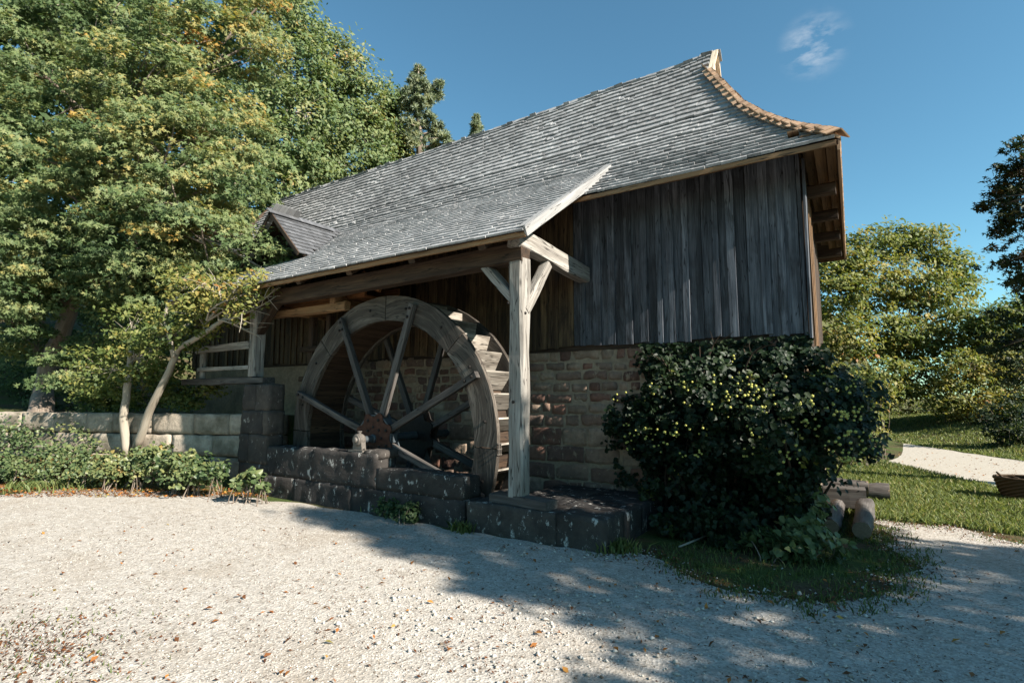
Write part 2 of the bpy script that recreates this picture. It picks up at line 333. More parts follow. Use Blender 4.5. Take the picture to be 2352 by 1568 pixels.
for i in range(len(xs) - 1):
    for j in range(ny - 1):
        cx_, cy_ = (xs[i] + xs[i+1]) / 2, (ys[j] + ys[j+1]) / 2
        if PIT[0] < cx_ < PIT[1] and PIT[2] < cy_ < PIT[3]: continue
        fs.append((i*ny + j, (i+1)*ny + j, (i+1)*ny + j + 1, i*ny + j + 1))
mb.add(vs, fs); mb.build('ground', M['soil'], smooth=True, kind='structure')
# the pit the wheel turns in
mb = MB(); a, b, c_, d_ = PIT; zb = -1.5
P8 = [(a, c_, zb), (b, c_, zb), (b, d_, zb), (a, d_, zb), (a, c_, .01), (b, c_, .01), (b, d_, .01), (a, d_, .01)]
mb.add(P8, [(0, 1, 2, 3), (0, 4, 5, 1), (1, 5, 6, 2), (2, 6, 7, 3), (3, 7, 4, 0)]); mb.build('wheel_pit', M['pit'], kind='structure')

def rough_outline(pts, step=.25, amp=.12, seed=0.):
    out = []; n = len(pts)
    for i in range(n):
        p = Vector(pts[i]); q = Vector(pts[(i+1) % n]); k = max(1, min(60, int((q - p).length / step)))
        for j in range(k):
            r = p.lerp(q, j / k); out.append((r.x + amp * noise.noise(V(r.x * 1.7, r.y * 1.7, seed)) + amp * .6 * noise.noise(V(r.x * 5, r.y * 5, seed)), r.y + amp * noise.noise(V(r.x * 1.7, r.y * 1.7, seed + 9))))
    return out
def sheet(name, pts, z, mat):
    from mathutils.geometry import tessellate_polygon
    tris = tessellate_polygon([[V(x, y, 0) for x, y in pts]]); mb = MB(); mb.add([(x, y, z) for x, y in pts], tris); o = mb.build(name, mat, kind='structure')
    me = o.data
    if me.polygons[0].normal.z < 0: me.flip_normals()
    return o
YARD = [(-9.3, 4.95), (-7, 5.27), (-4.4, 5.30), (-2.45, 5.30), (-2.2, 5.65), (-1.7, 5.3), (-1.1, 4.95), (-.5, 5.0), (-.02, 5.6), (.2, 6.6), (.05, 7.9), (-.2, 8.75), (.7, 8.85), (1.3, 8.1), (3, 7.7), (8, 7.4), (22, 7), (22, -14), (-24, -14), (-24, 1.0), (-14.5, 2.9), (-12.4, 3.75), (-10.5, 4.45)]
YARD_R = rough_outline(YARD, .1, .17, 2.)
sheet('gravel_yard', YARD_R, .006, M['gravel'])
PATH = [(-9, 44), (-3, 31.7), (-.05, 25.2), (2.95, 18.7), (6, 13.5), (14, 9.4), (14, 6.9), (8, 7.2), (4.4, 8.2), (1.95, 12.5), (-.2, 17.2), (-3.2, 23), (-9, 33)]
sheet('footpath', rough_outline(PATH, .4, .16, 5.), .010, M['path'])

def inside(P, poly):
    x, y = P[:, 0], P[:, 1]; r = np.zeros(len(P), bool); n = len(poly); j = n - 1
    for i in range(n):
        xi, yi = poly[i][:2]; xj, yj = poly[j][:2]
        hit = ((yi > y) != (yj > y)) & (x < (xj - xi) * (y - yi) / (yj - yi + 1e-12) + xi); r ^= hit; j = i
    return r

# ------------------------------------------------------------------ the mill
mill = thing('watermill', 'old timber watermill with a grey shingle roof above a rubble stone base', 'watermill')
YW = 7.31                                   # front of the plank wall
PROF = [(6.62, 4.39), (7.0, 4.67), (7.32, 4.93), (7.85, 5.42), (8.28, 5.88), (8.79, 6.58), (9.15, 7.08), (9.5, 7.58)]
EAVE_R, RIDGE_R, XL = -.20, -2.08, -15.3
YB = 9.18                                   # where the hip meets the gablet
def prof_z(y):
    for (a, b), (c, d) in zip(PROF, PROF[1:]):
        if y <= c: return b + (d - b) * (y - a) / (c - a)
    return PROF[-1][1]
def hip_x(y): return EAVE_R + (RIDGE_R - EAVE_R) * min(1, max(0, (y - PROF[0][0]) / (YB - PROF[0][0])))
def flick(x, y): return .06 * sstep(8.9, 9.5, y) * max(0, (x + 3.0) / .92) ** 2 if x > -3 else 0.
def wave(x, y): return .022 * noise.noise(V(x * .55, y * 1.3, 1.)) + .010 * noise.noise(V(x * 1.9, y * 2.5, 5.)) - .05 * math.exp(-((x + 8.5) / 3) ** 2) * sstep(7, 9.5, y)
def porch_z(y): return 3.50 + (y - 5.08) * .665
PX0, PX1, PY0, PY1 = -11.6, -3.22, 5.08, 7.66

deck = MB()
def quadstrip(rows):                        # rows of points -> faces
    n = len(rows[0]); vs = [p for r in rows for p in r]; fs = [(i*n + j, i*n + j + 1, (i+1)*n + j + 1, (i+1)*n + j) for i in range(len(rows) - 1) for j in range(n - 1)]
    deck.add(vs, fs, .5)
xs_ = [XL + .4 * i for i in range(30)]
rows_ = []
for y, z in [(a + (c - a) * k / 3, b + (d - b) * k / 3) for (a, b), (c, d) in zip(PROF, PROF[1:]) for k in range(3)] + [PROF[-1]]:
    hx = hip_x(y); xr = xs_ + [-3.45 + (hx + 3.45) * k / 6 for k in range(7)]
    rows_.append([V(x, y, z + wave(x, y) + flick(x, y) - .055) for x in xr])
quadstrip(rows_)
def back(y): return 19.0 - y                # mirror about the ridge line
hipf = [V(hip_x(y), y, z - .02) for y, z in PROF if y <= YB] + [V(RIDGE_R, YB, prof_z(YB) - .02)]
hipb = [V(p.x - .185 * (1 - max(0, (p.y - 6.62) / 2.56)) , back(p.y), p.z) for p in hipf]
hn = len(hipf)
deck.add(hipf + hipb, [(i, hn + i, hn + i + 1, i + 1) for i in range(hn - 1)], .5)
deck.add([V(XL, 9.5, 7.6), V(RIDGE_R, 9.5, 7.6), V(RIDGE_R, back(YB), prof_z(YB) - .02)] + hipb[::-1][1:] + [V(XL, back(6.62), 4.37)], [tuple(range(3 + hn - 1 + 1))], .5)
deck.add([V(XL, 6.62, 4.37), V(XL, 9.5, 7.6), V(XL, back(6.62), 4.37)], [(0, 1, 2)], .5)
roof = deck.build('roof', M['darkoak'], mill)
sol = roof.modifiers.new('thickness', 'SOLIDIFY'); sol.thickness = .045; sol.offset = 0
mb = MB()
n = 8; pv = [V(PX0 + (PX1 - PX0) * i / n, y, porch_z(y) - .025) for y in (PY0, PY1) for i in range(n + 1)]
mb.add(pv, [(i, i + 1, n + 2 + i, n + 1 + i) for i in range(n)], .5); pdeck = mb.build('porch_roof', M['darkoak'], mill)
sol = pdeck.modifiers.new('thickness', 'SOLIDIFY'); sol.thickness = .04; sol.offset = 0

# shingles: every one a split wedge lying on the roof; the nearest 300 single, the rest joined
SH = []
def shingle(p, up, nrm, across, w, L, t=.032, tint=None, mat='shingle', lift=.0, tilt=.135):
    T = (nrm + up * (tilt + lift)).normalized(); Lx = across.cross(T) * -1
    if Lx.dot(up) < 0: Lx = -Lx
    c = p + Lx * (L / 2) + T * (.012 + t / 2)
    SH.append((c, Lx, across, T, L, w, t, tint if tint is not None else min(1, max(0, R.gauss(.5, .22))), mat))
def arc(profile):
    s = [0]
    for (a, b), (c, d) in zip(profile, profile[1:]): s.append(s[-1] + math.hypot(c - a, d - b))
    return s
def along(profile, s_arr, s):
    for i in range(len(s_arr) - 1):
        if s <= s_arr[i+1] or i == len(s_arr) - 2:
            k = (s - s_arr[i]) / (s_arr[i+1] - s_arr[i]); (a, b), (c, d) = profile[i], profile[i+1]
            u = V(0, c - a, d - b).normalized(); return a + (c - a) * k, b + (d - b) * k, u
DORM_X, DORM_Z, DORM_Y = -9.65, 5.18, 6.0
EXPO = .148
sA = arc(PROF); s = -.03; row = 0
while s < sA[-1] - .03:
    y, z, u = along(PROF, sA, s); nrm = u.cross(V(1, 0, 0)).normalized(); nrm = nrm if nrm.z > 0 else -nrm
    x1 = hip_x(y) - .03; x = XL if y > 7.5 else PX1 - .3
    x += R.uniform(0, .1)
    while x < x1 - .03:
        w = min(R.uniform(.085, .19), x1 - x); xm = x + w / 2
        if not (y < 7.5 and xm < PX1 - .2) and not (y < 7.45 and abs(xm - DORM_X) < DORM_Z - z):
            rowtone = .5 + .22 * noise.noise(V(row * .8, x * .25, 2)) + .32 * noise.noise(V(x * .5, y * .9, 17)); slip = (R.random() < .012) * R.uniform(.02, .06)
            shingle(V(xm, y, z + wave(xm, y) + flick(xm, y)) + u * (R.uniform(-.016, .016) - slip), u, nrm, V(1, 0, 0), w - .002, EXPO * 2.1, tint=min(1, max(0, R.gauss(rowtone, .2))), lift=R.uniform(-.008, .008))
        x += w
    s += EXPO * (1 + .03 * noise.noise(V(row, 0, 0))); row += 1
u = V(0, 1, .665).normalized(); nrm = V(0, -.665, 1).normalized(); s = -.05; LP = math.hypot(PY1 - PY0, (PY1 - PY0) * .665)
while s < LP:
    y = PY0 + s / LP * (PY1 - PY0); x = PX0 + R.uniform(0, .1); z = porch_z(y)
    while x < PX1 - .02:
        w = min(R.uniform(.08, .18), PX1 - x); xm = x + w / 2
        if not (y > DORM_Y - .03 and abs(xm - DORM_X) < DORM_Z - z - .03):
            mossy = .28 if noise.noise(V(xm * 2.2, y * 2.2, 8)) > .28 and y > 6.2 else 0
            shingle(V(xm, y, z + .6 * wave(xm, y)) + u * R.uniform(-.013, .013), u, nrm, V(1, 0, 0), w - .002, EXPO * 1.9, t=.024, tint=min(1, max(0, R.gauss(.6, .17) - mossy)), lift=R.uniform(-.006, .006), tilt=.07)
        x += w
    s += EXPO * .93
# the dormer's near slope
u = V(-1, 0, 1).normalized(); nrm = V(1, 0, 1).normalized(); s = 0; LD = math.hypot(.92, .92)
for i in range(11):
    k = i / 10; xx = DORM_X + .95 * (1 - k); zz = DORM_Z - .95 * (1 - k); y = DORM_Y - .06
    yend = 7.42
    for (a, b), (c, d) in zip(PROF, PROF[1:]):
        if b <= zz <= d: yend = a + (c - a) * (zz - b) / (d - b)
    yend = min(yend, PY0 + (zz - 3.5) / .665) if zz < porch_z(PY1) else yend
    while y < yend + .03:
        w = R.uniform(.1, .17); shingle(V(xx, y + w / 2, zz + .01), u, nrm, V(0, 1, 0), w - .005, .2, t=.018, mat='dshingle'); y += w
# the far slope of the dormer
for i in range(7):
    xx = DORM_X - .95 * (1 - i / 6); zz = DORM_Z - .95 * (1 - i / 6); y = DORM_Y - .06
    while y < DORM_Y + .45:
        w = R.uniform(.1, .17); shingle(V(xx, y + w / 2, zz + .01), V(1, 0, 1).normalized(), V(-1, 0, 1).normalized(), V(0, 1, 0), w - .005, .22); y += w
# newly laid shingles on the hipped end
for i in range(len(hipf) - 1):
    a0, a1, b0, b1 = hipf[i], hipf[i+1], hipb[i], hipb[i+1]; L = (a1 - a0).length; ups = ((a1 + b1) / 2 - (a0 + b0) / 2); m = max(1, int(ups.length / .15)); up_ = ups.normalized()
    for r_ in range(m):
        p = a0.lerp(a1, r_ / m); q = b0.lerp(b1, r_ / m); ac = (q - p); ln_ = ac.length; ac.normalize(); nn = up_.cross(ac); nn = nn if nn.z > 0 else -nn; t_ = 0
        while t_ < ln_ - .05:
            w = R.uniform(.1, .18); shingle(p + ac * (t_ + w / 2), up_, nn, ac, w - .006, .3, mat='fresh'); t_ += w
front = [q for q in SH if q[8] == 'shingle']; front.sort(key=lambda q: (q[0] - CAM).length)
def lay(mb, q): plank(mb, q[0], q[1], q[2], q[3], q[4], q[5], q[6], q[7], taper=.2, skew=R.uniform(-.03, .03))
for q in front[:300]:
    mb = MB(); lay(mb, q); mb.build('shingle', M['shingle'], roof)
mb = MB()
for q in front[300:]: lay(mb, q)
mb.build('shingle_field', M['shingle'], roof, kind='stuff')
mb = MB()
for q in SH:
    if q[8] == 'dshingle': lay(mb, q)
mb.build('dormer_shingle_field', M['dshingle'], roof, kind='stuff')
mb = MB()
for q in SH:
    if q[8] == 'fresh': lay(mb, q)
mb.build('fresh_shingle_field', M['fresh'], roof, kind='stuff')
# cap shingles straddling the hip, fresh orange larch
hp = []; K = 40
for i in range(K + 1):
    y = PROF[0][0] + .02 + (YB - .02 - PROF[0][0]) * i / K; hp.append(V(hip_x(y), y, prof_z(max(y, PROF[0][0])) + .07))
for i in range(K):
    d = (hp[i+1] - hp[i]).normalized(); p = hp[i]
    for side in (0, 1):
        mb = MB(); ac = V(-1, 0, -.06).normalized() if side == 0 else V(.05, 1, -.06).normalized()
        ac = (ac - d * ac.dot(d)).normalized(); ac = (ac + d * .08).normalized(); nn = d.cross(ac); nn = nn if nn.z > 0 else -nn
        dd = ac.cross(nn); dd = dd if dd.dot(d) > 0 else -dd
        nn2 = (nn - dd * .06).normalized()
        plank(mb, p + ac * (.06 if side == 0 else .06) + nn * (.03 + R.uniform(0, .012)), ac, dd, nn2, R.uniform(.13, .17) if side == 0 else .15, R.uniform(.125, .15), .013, R.gauss(.55, .25))
        mb.build('hip_cap_shingle', M['fresh'], roof)
# ragged ridge course leaning over from the far slope
x = XL + .3; rs = MB(); bu = V(0, -.56, .83).normalized(); ri = 0
while x < RIDGE_R + .02:
    w = R.uniform(.11, .19); zz = 7.58 + wave(x, 9.5) + flick(x, 9.5); mb = MB() if x > -8 else rs
    plank(mb, V(x + w / 2, 9.5 + .03, zz - .015) + bu * R.uniform(-.03, .045), bu, V(1, 0, 0), bu.cross(V(1, 0, 0)), .20, w - .004, .016, R.gauss(.45, .2), skew=R.uniform(-.05, .05))
    if x > -8: mb.build('ridge_shingle', M['shingle'], roof)
    x += w
rs.build('ridge_shingle_row', M['shingle'], roof, kind='stuff')
# dormer ridge capping and cheeks
mb = MB(); y = DORM_Y - .08
while y < 7.4:
    w = .14; plank(mb, V(DORM_X + .06, y, DORM_Z + .03), V(1, 0, -.9).normalized(), V(0, 1, 0), V(.9, 0, 1).normalized(), .15, w - .002, .012); y += w
mb.build('dormer_cap_row', M['dshingle'], roof, kind='stuff')
mb = MB(); y0 = DORM_Y + .05
mb.add([(DORM_X, y0, DORM_Z - .03), (DORM_X + .93, y0, DORM_Z - .96), (DORM_X - .93, y0, DORM_Z - .96), (DORM_X, 7.4, DORM_Z - .03), (DORM_X + .93, 6.3, DORM_Z - .96), (DORM_X - .93, 6.3, DORM_Z - .96)], [(0, 3, 4, 1), (0, 2, 5, 3)], .4); dm = mb.build('dormer_roof', M['darkoak'], roof)
mb = MB(); mb.add([(DORM_X, y0 + .35, DORM_Z - .05), (DORM_X + .9, y0 + .35, DORM_Z - .95), (DORM_X - .9, y0 + .35, DORM_Z - .95)], [(0, 1, 2)], .2); mb.build('dormer_gable', M['darkoak'], roof)
for sgn in (1, -1):
    mb = MB(); d = V(sgn, 0, -1).normalized(); plank(mb, V(DORM_X, DORM_Y - .07, DORM_Z) + d * .66, d, V(0, 1, 0), d.cross(V(0, 1, 0)), 1.36, .03, .07, .4); mb.build('dormer_verge_board', M['darkoak'], roof)
# eave boards, verge board
mb = MB(); timber(mb, (-3.4, 6.60, 4.335), (EAVE_R - .02, 6.60, 4.335), .03, .06, seg=10, wob=.004); mb.build('eave_board', M['soffit'], roof)
mb = MB(); timber(mb, (PX0, 5.09, 3.45), (PX1, 5.09, 3.45), .035, .06, seg=16, wob=.005); mb.build('eave_board', M['soffit'], roof)
mb = MB(); timber(mb, (PX1 + .012, PY0 - .02, porch_z(PY0) - .03), (PX1 + .012, PY1 + .02, porch_z(PY1 + .02) - .03), .03, .11, seg=8, wob=.004); mb.build('verge_board', M['verge'], roof)
mb = MB(); timber(mb, (PX1 - .05, PY0, porch_z(PY0) + .045), (PX1 - .05, PY1, porch_z(PY1) + .035), .1, .016, seg=8, wob=.003); mb.build('verge_cover_board', M['verge'], roof)
# rafters under the porch roof
for x in np.arange(-11.2, -3.3, 1.22):
    mb = MB(); x += R.uniform(-.05, .05); timber(mb, (x, 5.13, porch_z(5.13) - .10), (x, 7.3, porch_z(7.3) - .10), .11, .12, seg=5, wob=.008); mb.build('rafter', M['darkoak'], mill)
# gablet at the ridge end
gx = RIDGE_R + .04; apex = V(gx, 9.5, 7.63 + .06)
for sgn in (-1, 1):
    mb = MB(); foot = V(gx - .02, 9.5 + sgn * .33, 7.13); timber(mb, apex, foot, .03, .10, V(1, 0, 0), seg=3, wob=.003); mb.build('gablet_board', M['freshpale'], roof)
mb = MB(); timber(mb, (gx - .03, 9.52, 7.66), (gx - .03, 9.52, 7.1), .05, .02, V(1, 0, 0), 2, .001); mb.build('gablet_board', M['freshpale'], roof)
mb = MB(); mb.add([(gx - .06, 9.18, 7.1), (gx - .06, 9.82, 7.1), (gx - .06, 9.5, 7.66)], [(0, 1, 2)], .4); mb.build('gablet_infill', M['soffit'], roof)
# hipped end: soffit boards, fascia, lookout beams
def heave(t): return V(EAVE_R - .185 * t, 6.62 + 5.76 * t, 4.36)
for i in range(4):
    mb = MB(); o = .07 + .125 * i
    timber(mb, heave(0) + V(-o, .15, -.03 + o * .72), heave(.93) + V(-o, 0, -.03 + o * .72), .115, .022, seg=8, wob=.003); mb.build('soffit_board', M['soffit'], roof)
mb = MB(); timber(mb, heave(0) + V(0, .02, -.045), heave(.95) + V(0, 0, -.045), .03, .10, seg=8, wob=.003); mb.build('eave_board', M['fresh'], roof)
mb = MB(); timber(mb, heave(.95) + V(.02, 0, -.07), heave(.95) + V(-.62, 0, -.07), .03, .10, seg=2, wob=.003); mb.build('eave_board', M['soffit'], roof)
for yy in (7.75, 8.9, 10.1, 11.3):
    mb = MB(); timber(mb, (-1.2, yy, 4.22), (-.27 - .03 * (yy - 7), yy, 4.22), .13, .14, seg=3, wob=.005); mb.build('lookout_beam', M['darkoak'], mill)

# plank walls
mb = MB(); mb.add([(-15.2, YW + .04, 2.3), (-.65, YW + .04, 2.3), (-.83, 11.45, 2.3), (-15.2, 11.45, 2.3), (-15.2, YW + .04, 4.75), (-.65, YW + .04, 4.75), (-.83, 11.45, 4.4), (-15.2, 11.45, 4.4)], BOXF, .2)
pw = mb.build('plank_wall', M['darkoak'], mill)
x = -15.2; i = 0
def board_z(x): return 2.36 + .012 * math.sin(x * 3.1), (prof_z(YW) - .06 if x > -3.3 else porch_z(YW) - .06)
while x < -.66:
    w = min(R.uniform(.17, .27), -.64 - x); z0, z1 = board_z(x); m_ = 'silver' if x > -3.9 else 'sheltered'
    mb = MB(); z0 += R.uniform(-.012, .012); timber(mb, (x + w / 2, YW + .012, z0), (x + w / 2, YW + .012, z1), w - .008, .024, V(0, 1, 0), 4, .003, .06, R.uniform(0, .75)); mb.build('board', M[m_], pw)
    x += w
    if R.random() < .85 and x < -.8:
        w2 = R.uniform(.06, .12); mb = MB(); timber(mb, (x, YW - .014, z0 + R.uniform(-.02, .01)), (x + R.uniform(-.012, .012), YW - .014, z1), w2, .022, V(0, 1, 0), 4, .003, .06, R.uniform(.5, 1.25)); mb.build('board', M[m_], pw)
mb = MB(); timber(mb, (-.615, YW, 2.30), (-.60, YW, 4.5), .03, .12, V(0, 1, 0), 4, .003); mb.build('corner_board', M['silver'], pw)
for k in range(19):                          # the gable end, slightly out of square
    y = YW + .18 + k * .21; xg = -.625 - .041 * (y - YW); mb = MB(); timber(mb, (xg, y, 2.15), (xg, y, 4.42), .022, .205, V(0, 1, 0), 3, .003, .06, R.random()); mb.build('board', M['darkoak'], pw)
    if k < 7 and k % 2: mb = MB(); timber(mb, (xg + .022, y + .1, 2.2), (xg + .022, y + .1, 4.3), .02, .07, V(0, 1, 0), 3, .003, .06, R.random()); mb.build('board', M['soffit'], pw)

# rubble base: mortar core and single stones
mb = MB(); mb.add([(-15.1, YW + .06, -1.5), (-.68, YW + .06, -1.5), (-.85, 11.4, -1.5), (-15.1, 11.4, -1.5), (-15.1, YW + .06, 2.33), (-.68, YW + .06, 2.33), (-.85, 11.4, 2.33), (-15.1, 11.4, 2.33)], BOXF, .5)
sw = mb.build('stone_wall', M['mortar'], mill)
z = -.45; row = 0
while z < 2.3:
    h = R.uniform(.14, .22) if z > 1.0 else R.uniform(.22, .32)
    if z + h > 2.22: h = 2.335 - z
    x = -9.2 + R.uniform(0, .3)
    while x < -.72:
        w = R.choice([R.uniform(.16, .3), R.uniform(.26, .5)]) if z > 1.0 else R.uniform(.34, .7)
        w = min(w, -.68 - x)
        if w > .1:
            g = R.uniform(.008, .026); hh = h - g - R.uniform(0, .012)
            mb = MB(); rough_block(mb, (x + w / 2, YW + .098 - R.uniform(0, .014), z + h / 2 + R.uniform(-.02, .02)), (w - g - R.uniform(0, .02), .10, hh), 0, .06, .016, .03, None, 7.); mb.build('stone', M['masonry'], sw, smooth=True)
        x += w
    z += h; row += 1
for k in range(10):                          # quoins and gable side stones
    zz = k * .235; mb = MB(); rough_block(mb, (-.70, YW + .32, zz + .12), (.09, .5 if k % 2 else .34, .21), rad(-2.4), .1, .01, .03); mb.build('stone', M['masonry'], sw, smooth=True)

# porch frame
XP = -3.60; YP = 5.53
mb = MB(); timber(mb, (XP, YP, .44), (XP + .01, YP, 3.30), .19, .20, V(0, 1, 0), 12, .013, .10, .7); post = mb.build('post', M['oak'], mill)
def bolt(parent, p, ax, r=.018):
    mb = MB(); lathe(mb, p, ax, [(-.005, r), (.01, r), (.016, r * .6), (.02, r * .5)], 8, .5); mb.build('bolt', M['blackiron'], parent)
bolt(post, V(XP - .09, YP - .1, 2.75), V(0, -1, 0)); bolt(post, V(XP + .10, YP - .02, 2.62), V(1, 0, 0)); bolt(post, V(XP - .02, YP - .1, 1.55), V(0, -1, 0))
mb = MB(); timber(mb, (-11.4, YP, 3.36), (XP + .10, YP, 3.38), .20, .25, seg=22, wob=.014, ch=.08, tint=.6, mid=(0, 0, -.03)); mb.build('beam', M['darkoak'], mill)
mb = MB(); timber(mb, (XP + .03, YP - .15, 3.545), (XP + .02, YW + .02, 3.44), .17, .235, seg=8, wob=.011, ch=.08, tint=.8); mb.build('beam', M['oak'], mill)
mb = MB(); timber(mb, (XP - .04, YP, 2.78), (XP - .50, YP, 3.27), .11, .15, V(0, 1, 0), 5, .008, .1, .55); mb.build('brace', M['oak'], mill)
mb = MB(); timber(mb, (XP + .03, YP + .04, 2.66), (XP + .03, YP + .62, 3.36), .12, .13, V(1, 0, 0), 5, .010, .1, .8); mb.build('brace', M['oak'], mill)
mb = MB(); timber(mb, (-3.98, 5.57, .395), (-3.12, 5.46, .395), .22, .11, seg=5, wob=.012, ch=.14, tint=.75); mb.build('sill', M['spoke'], mill)
# left post on its pier, its braces and the railing
mb = MB(); timber(mb, (-9.2, YP, 1.97), (-9.22, YP, 3.25), .20, .21, V(0, 1, 0), 7, .014, .10, .5); mb.build('post', M['oak'], mill)
mb = MB(); timber(mb, (-9.16, YP, 2.75), (-8.65, YP, 3.26), .11, .14, V(0, 1, 0), 5, .008, .1, .3); mb.build('brace', M['darkoak'], mill)
mb = MB(); timber(mb, (-11.6, 5.50, 1.91), (-8.75, 5.50, 1.90), .22, .12, seg=8, wob=.012, tint=.3); mb.build('sill', M['spoke'], mill)
rail = thing('railing', 'low timber railing of two bars left of the porch post', 'railing')
mb = MB(); timber(mb, (-11.15, 5.44, 2.53), (-9.26, 5.42, 2.535), .05, .13, seg=5, wob=.008); mb.build('rail', M['oak'], rail)
mb = MB(); timber(mb, (-11.1, 5.46, 2.14), (-9.26, 5.44, 2.14), .05, .07, seg=5, wob=.008); mb.build('rail', M['oak'], rail)
mb = MB(); timber(mb, (-11.02, 5.51, 1.97), (-11.02, 5.51, 2.62), .11, .08, V(0, 1, 0), 4, .008); mb.build('post', M['oak'], rail)

# ------------------------------------------------------------------ stone walls round the wheel
race = thing('race_wall', 'low wall of dark lichened blocks in front of the wheel', 'wall')
def course(th, spec, z0, z1, y0, y1, mat, res=.06, amp=.011, rnd=.012):
    for a, b in zip(spec, spec[1:]):
        mb = MB(); rough_block(mb, ((a + b) / 2, (y0 + y1) / 2 + R.uniform(-.006, .006), (z0 + z1) / 2), (b - a + .006, y1 - y0, z1 - z0 + .004), 0, res, amp, rnd); mb.build('stone', M[mat], th, smooth=True)
course(race, [-9.0, -7.7, -6.35, -5.2, -4.28], -.15, .34, 5.33, 5.74, 'race')
course(race, [-8.95, -7.25], .34, .80, 5.335, 5.72, 'race'); course(race, [-7.25, -5.84], .34, .815, 5.325, 5.72, 'race')
course(race, [-5.84, -4.30], .34, .625, 5.335, 5.70, 'race')
mb = MB(); rough_block(mb, (-5.98, 5.56, .80), (.34, .42, .13), .05, .07, .012, .04); mb.build('stone', M['pier'], race, smooth=True)
plat = thing('stone_platform', 'dark stone platform carrying the porch post, lit at its right end', 'platform')
course(plat, [-4.24, -3.0, -2.40], -.12, .345, 5.33, 5.80, 'race')
for y0, y1 in ((5.82, 6.35), (6.37, 7.2)): course(plat, [-3.95, -3.2, -2.40 + .0], -.12, .335, y0, y1, 'race')
pier = thing('stone_pier', 'block pier under the left porch post, beside the sluice', 'pier')
course(pier, [-9.25, -8.86, -8.46], 1.38, 1.83, 5.33, 5.62, 'pier'); course(pier, [-9.25, -8.6 + .0, -8.44], .98, 1.38, 5.32, 5.62, 'pier')
course(pier, [-9.27, -8.95, -8.44], .5, .98, 5.31, 5.62, 'pier'); course(pier, [-9.27, -8.42], -.1, .5, 5.32, 5.62, 'pier')
ret = thing('retaining_wall', 'pale ashlar retaining wall behind the small tree at left', 'wall')
dwl = V(-1, -.363, 0).normalized(); angw = math.atan2(dwl.y, dwl.x)
p0 = V(-9.22, 5.95, 0); zc = [(-.1, .50), (.50, .90), (.90, 1.30)]
for ci, (z0, z1) in enumerate(zc):
    s = 0 if ci % 2 else -.0
    while s < 9.5:
        l = R.uniform(.6, 1.15) if s or ci % 2 == 0 else .45
        c = p0 + dwl * (s + l / 2) + V(0, .18, 0); mb = MB(); rough_block(mb, (c.x, c.y, (z0 + z1) / 2), (l - .014, .36, z1 - z0 - .012), angw + math.pi, .1, .012, .03); mb.build('stone', M['pale'], ret, smooth=True); s += l

# ------------------------------------------------------------------ water wheel
wheel = thing('water_wheel', 'large oak water wheel with eight spokes under the porch roof', 'water wheel')
WC = V(-6.32, 0, .99); RO, RI = 2.18, 1.83; YN, YF = 5.84, 6.56
def pol(r, th, y): return V(WC.x + r * math.cos(th), y, WC.z + r * math.sin(th))
def felloe(th0, th1, y, t, name='felloe'):
    mb = MB(); seg = 8; vs = []; gv = []; fs = []; off = R.uniform(0, 40); drop = R.uniform(-.006, .006)
    for i in range(seg + 1):
        th = th0 + (th1 - th0) * i / seg; k = i / seg
        # the inside edge is cut straighter than the outside one
        ri = RI - .03 + .05 * (1 - 4 * (k - .5) ** 2) * 0 + .015 * noise.noise(V(th * 6, y, 2)); ro = RO + drop + .012 * noise.noise(V(th * 5, y, 7))
        for r_, yy in ((ri, y), (ro, y), (ro, y + t), (ri, y + t)):
            vs.append(pol(r_, th, yy + .006 * noise.noise(V(th * 4, r_ * 3, 3)))); gv.append((off + (th - th0) * 2, r_ + .25 * (k - .5) ** 2 * 2, yy))
    for i in range(seg):
        for j in range(4): fs.append((i*4 + j, i*4 + (j+1) % 4, i*4 + 4 + (j+1) % 4, i*4 + 4 + j))
    fs += [(3, 2, 1, 0), tuple(seg*4 + j for j in range(4))]
    mb.add(vs, fs, R.random(), gv); return mb.build(name, M['wheel'], wheel)
J0 = rad(-1.4)
for k in range(8):
    f = felloe(J0 + k * math.pi / 4 + .004, J0 + (k + 1) * math.pi / 4 - .004, YN, .07)
    for q in (.22, .72): 
        th = J0 + (k + q) * math.pi / 4; bolt(f, pol(2.0, th, YN - .002), V(0, -1, 0), .022)
    felloe(J0 + k * math.pi / 4 + .004, J0 + (k + 1) * math.pi / 4 - .004, YF, .07)
    # backing ring plates on the inner side of the near rim
NB = 40
for k in range(NB):                         # sole planks and bucket boards between the rims
    th = 2 * math.pi * (k + .5) / NB; er = V(math.cos(th), 0, math.sin(th)); et = V(-math.sin(th), 0, math.cos(th))
    mb = MB(); plank(mb, pol(RI + .02, th, (YN + YF) / 2 + .035), V(0, 1, 0), et, er, YF - YN - .07, 2 * math.pi * (RI + .02) / NB - .004, .03, R.random()); mb.build('sole_board', M['darkoak'], wheel)  # dark oak puts the shade inside the wheel into the board colour
    dirb = (er * .85 + et * .52).normalized(); mb = MB()
    plank(mb, pol(RI + .04, th, (YN + YF) / 2 + .035) + dirb * .17, V(0, 1, 0), dirb, dirb.cross(V(0, 1, 0)), YF - YN - .07, .30, .028, R.uniform(.3, 1)); mb.build('bucket_board', M['bucket'], wheel)
for y in (YN - .06, YF + .10):
    for k in range(8):
        th = rad(26) + k * math.pi / 4; mb = MB(); timber(mb, pol(.22, th, y), pol(2.10, th, y), .10, .085, V(0, 1, 0), 8, .006, .1, R.random())
        s_ = mb.build('spoke', M['spoke'], wheel)
        if y < 6:
            for r_ in (1.9, 2.03): bolt(s_, pol(r_, th, y - .045), V(0, -1, 0), .024)
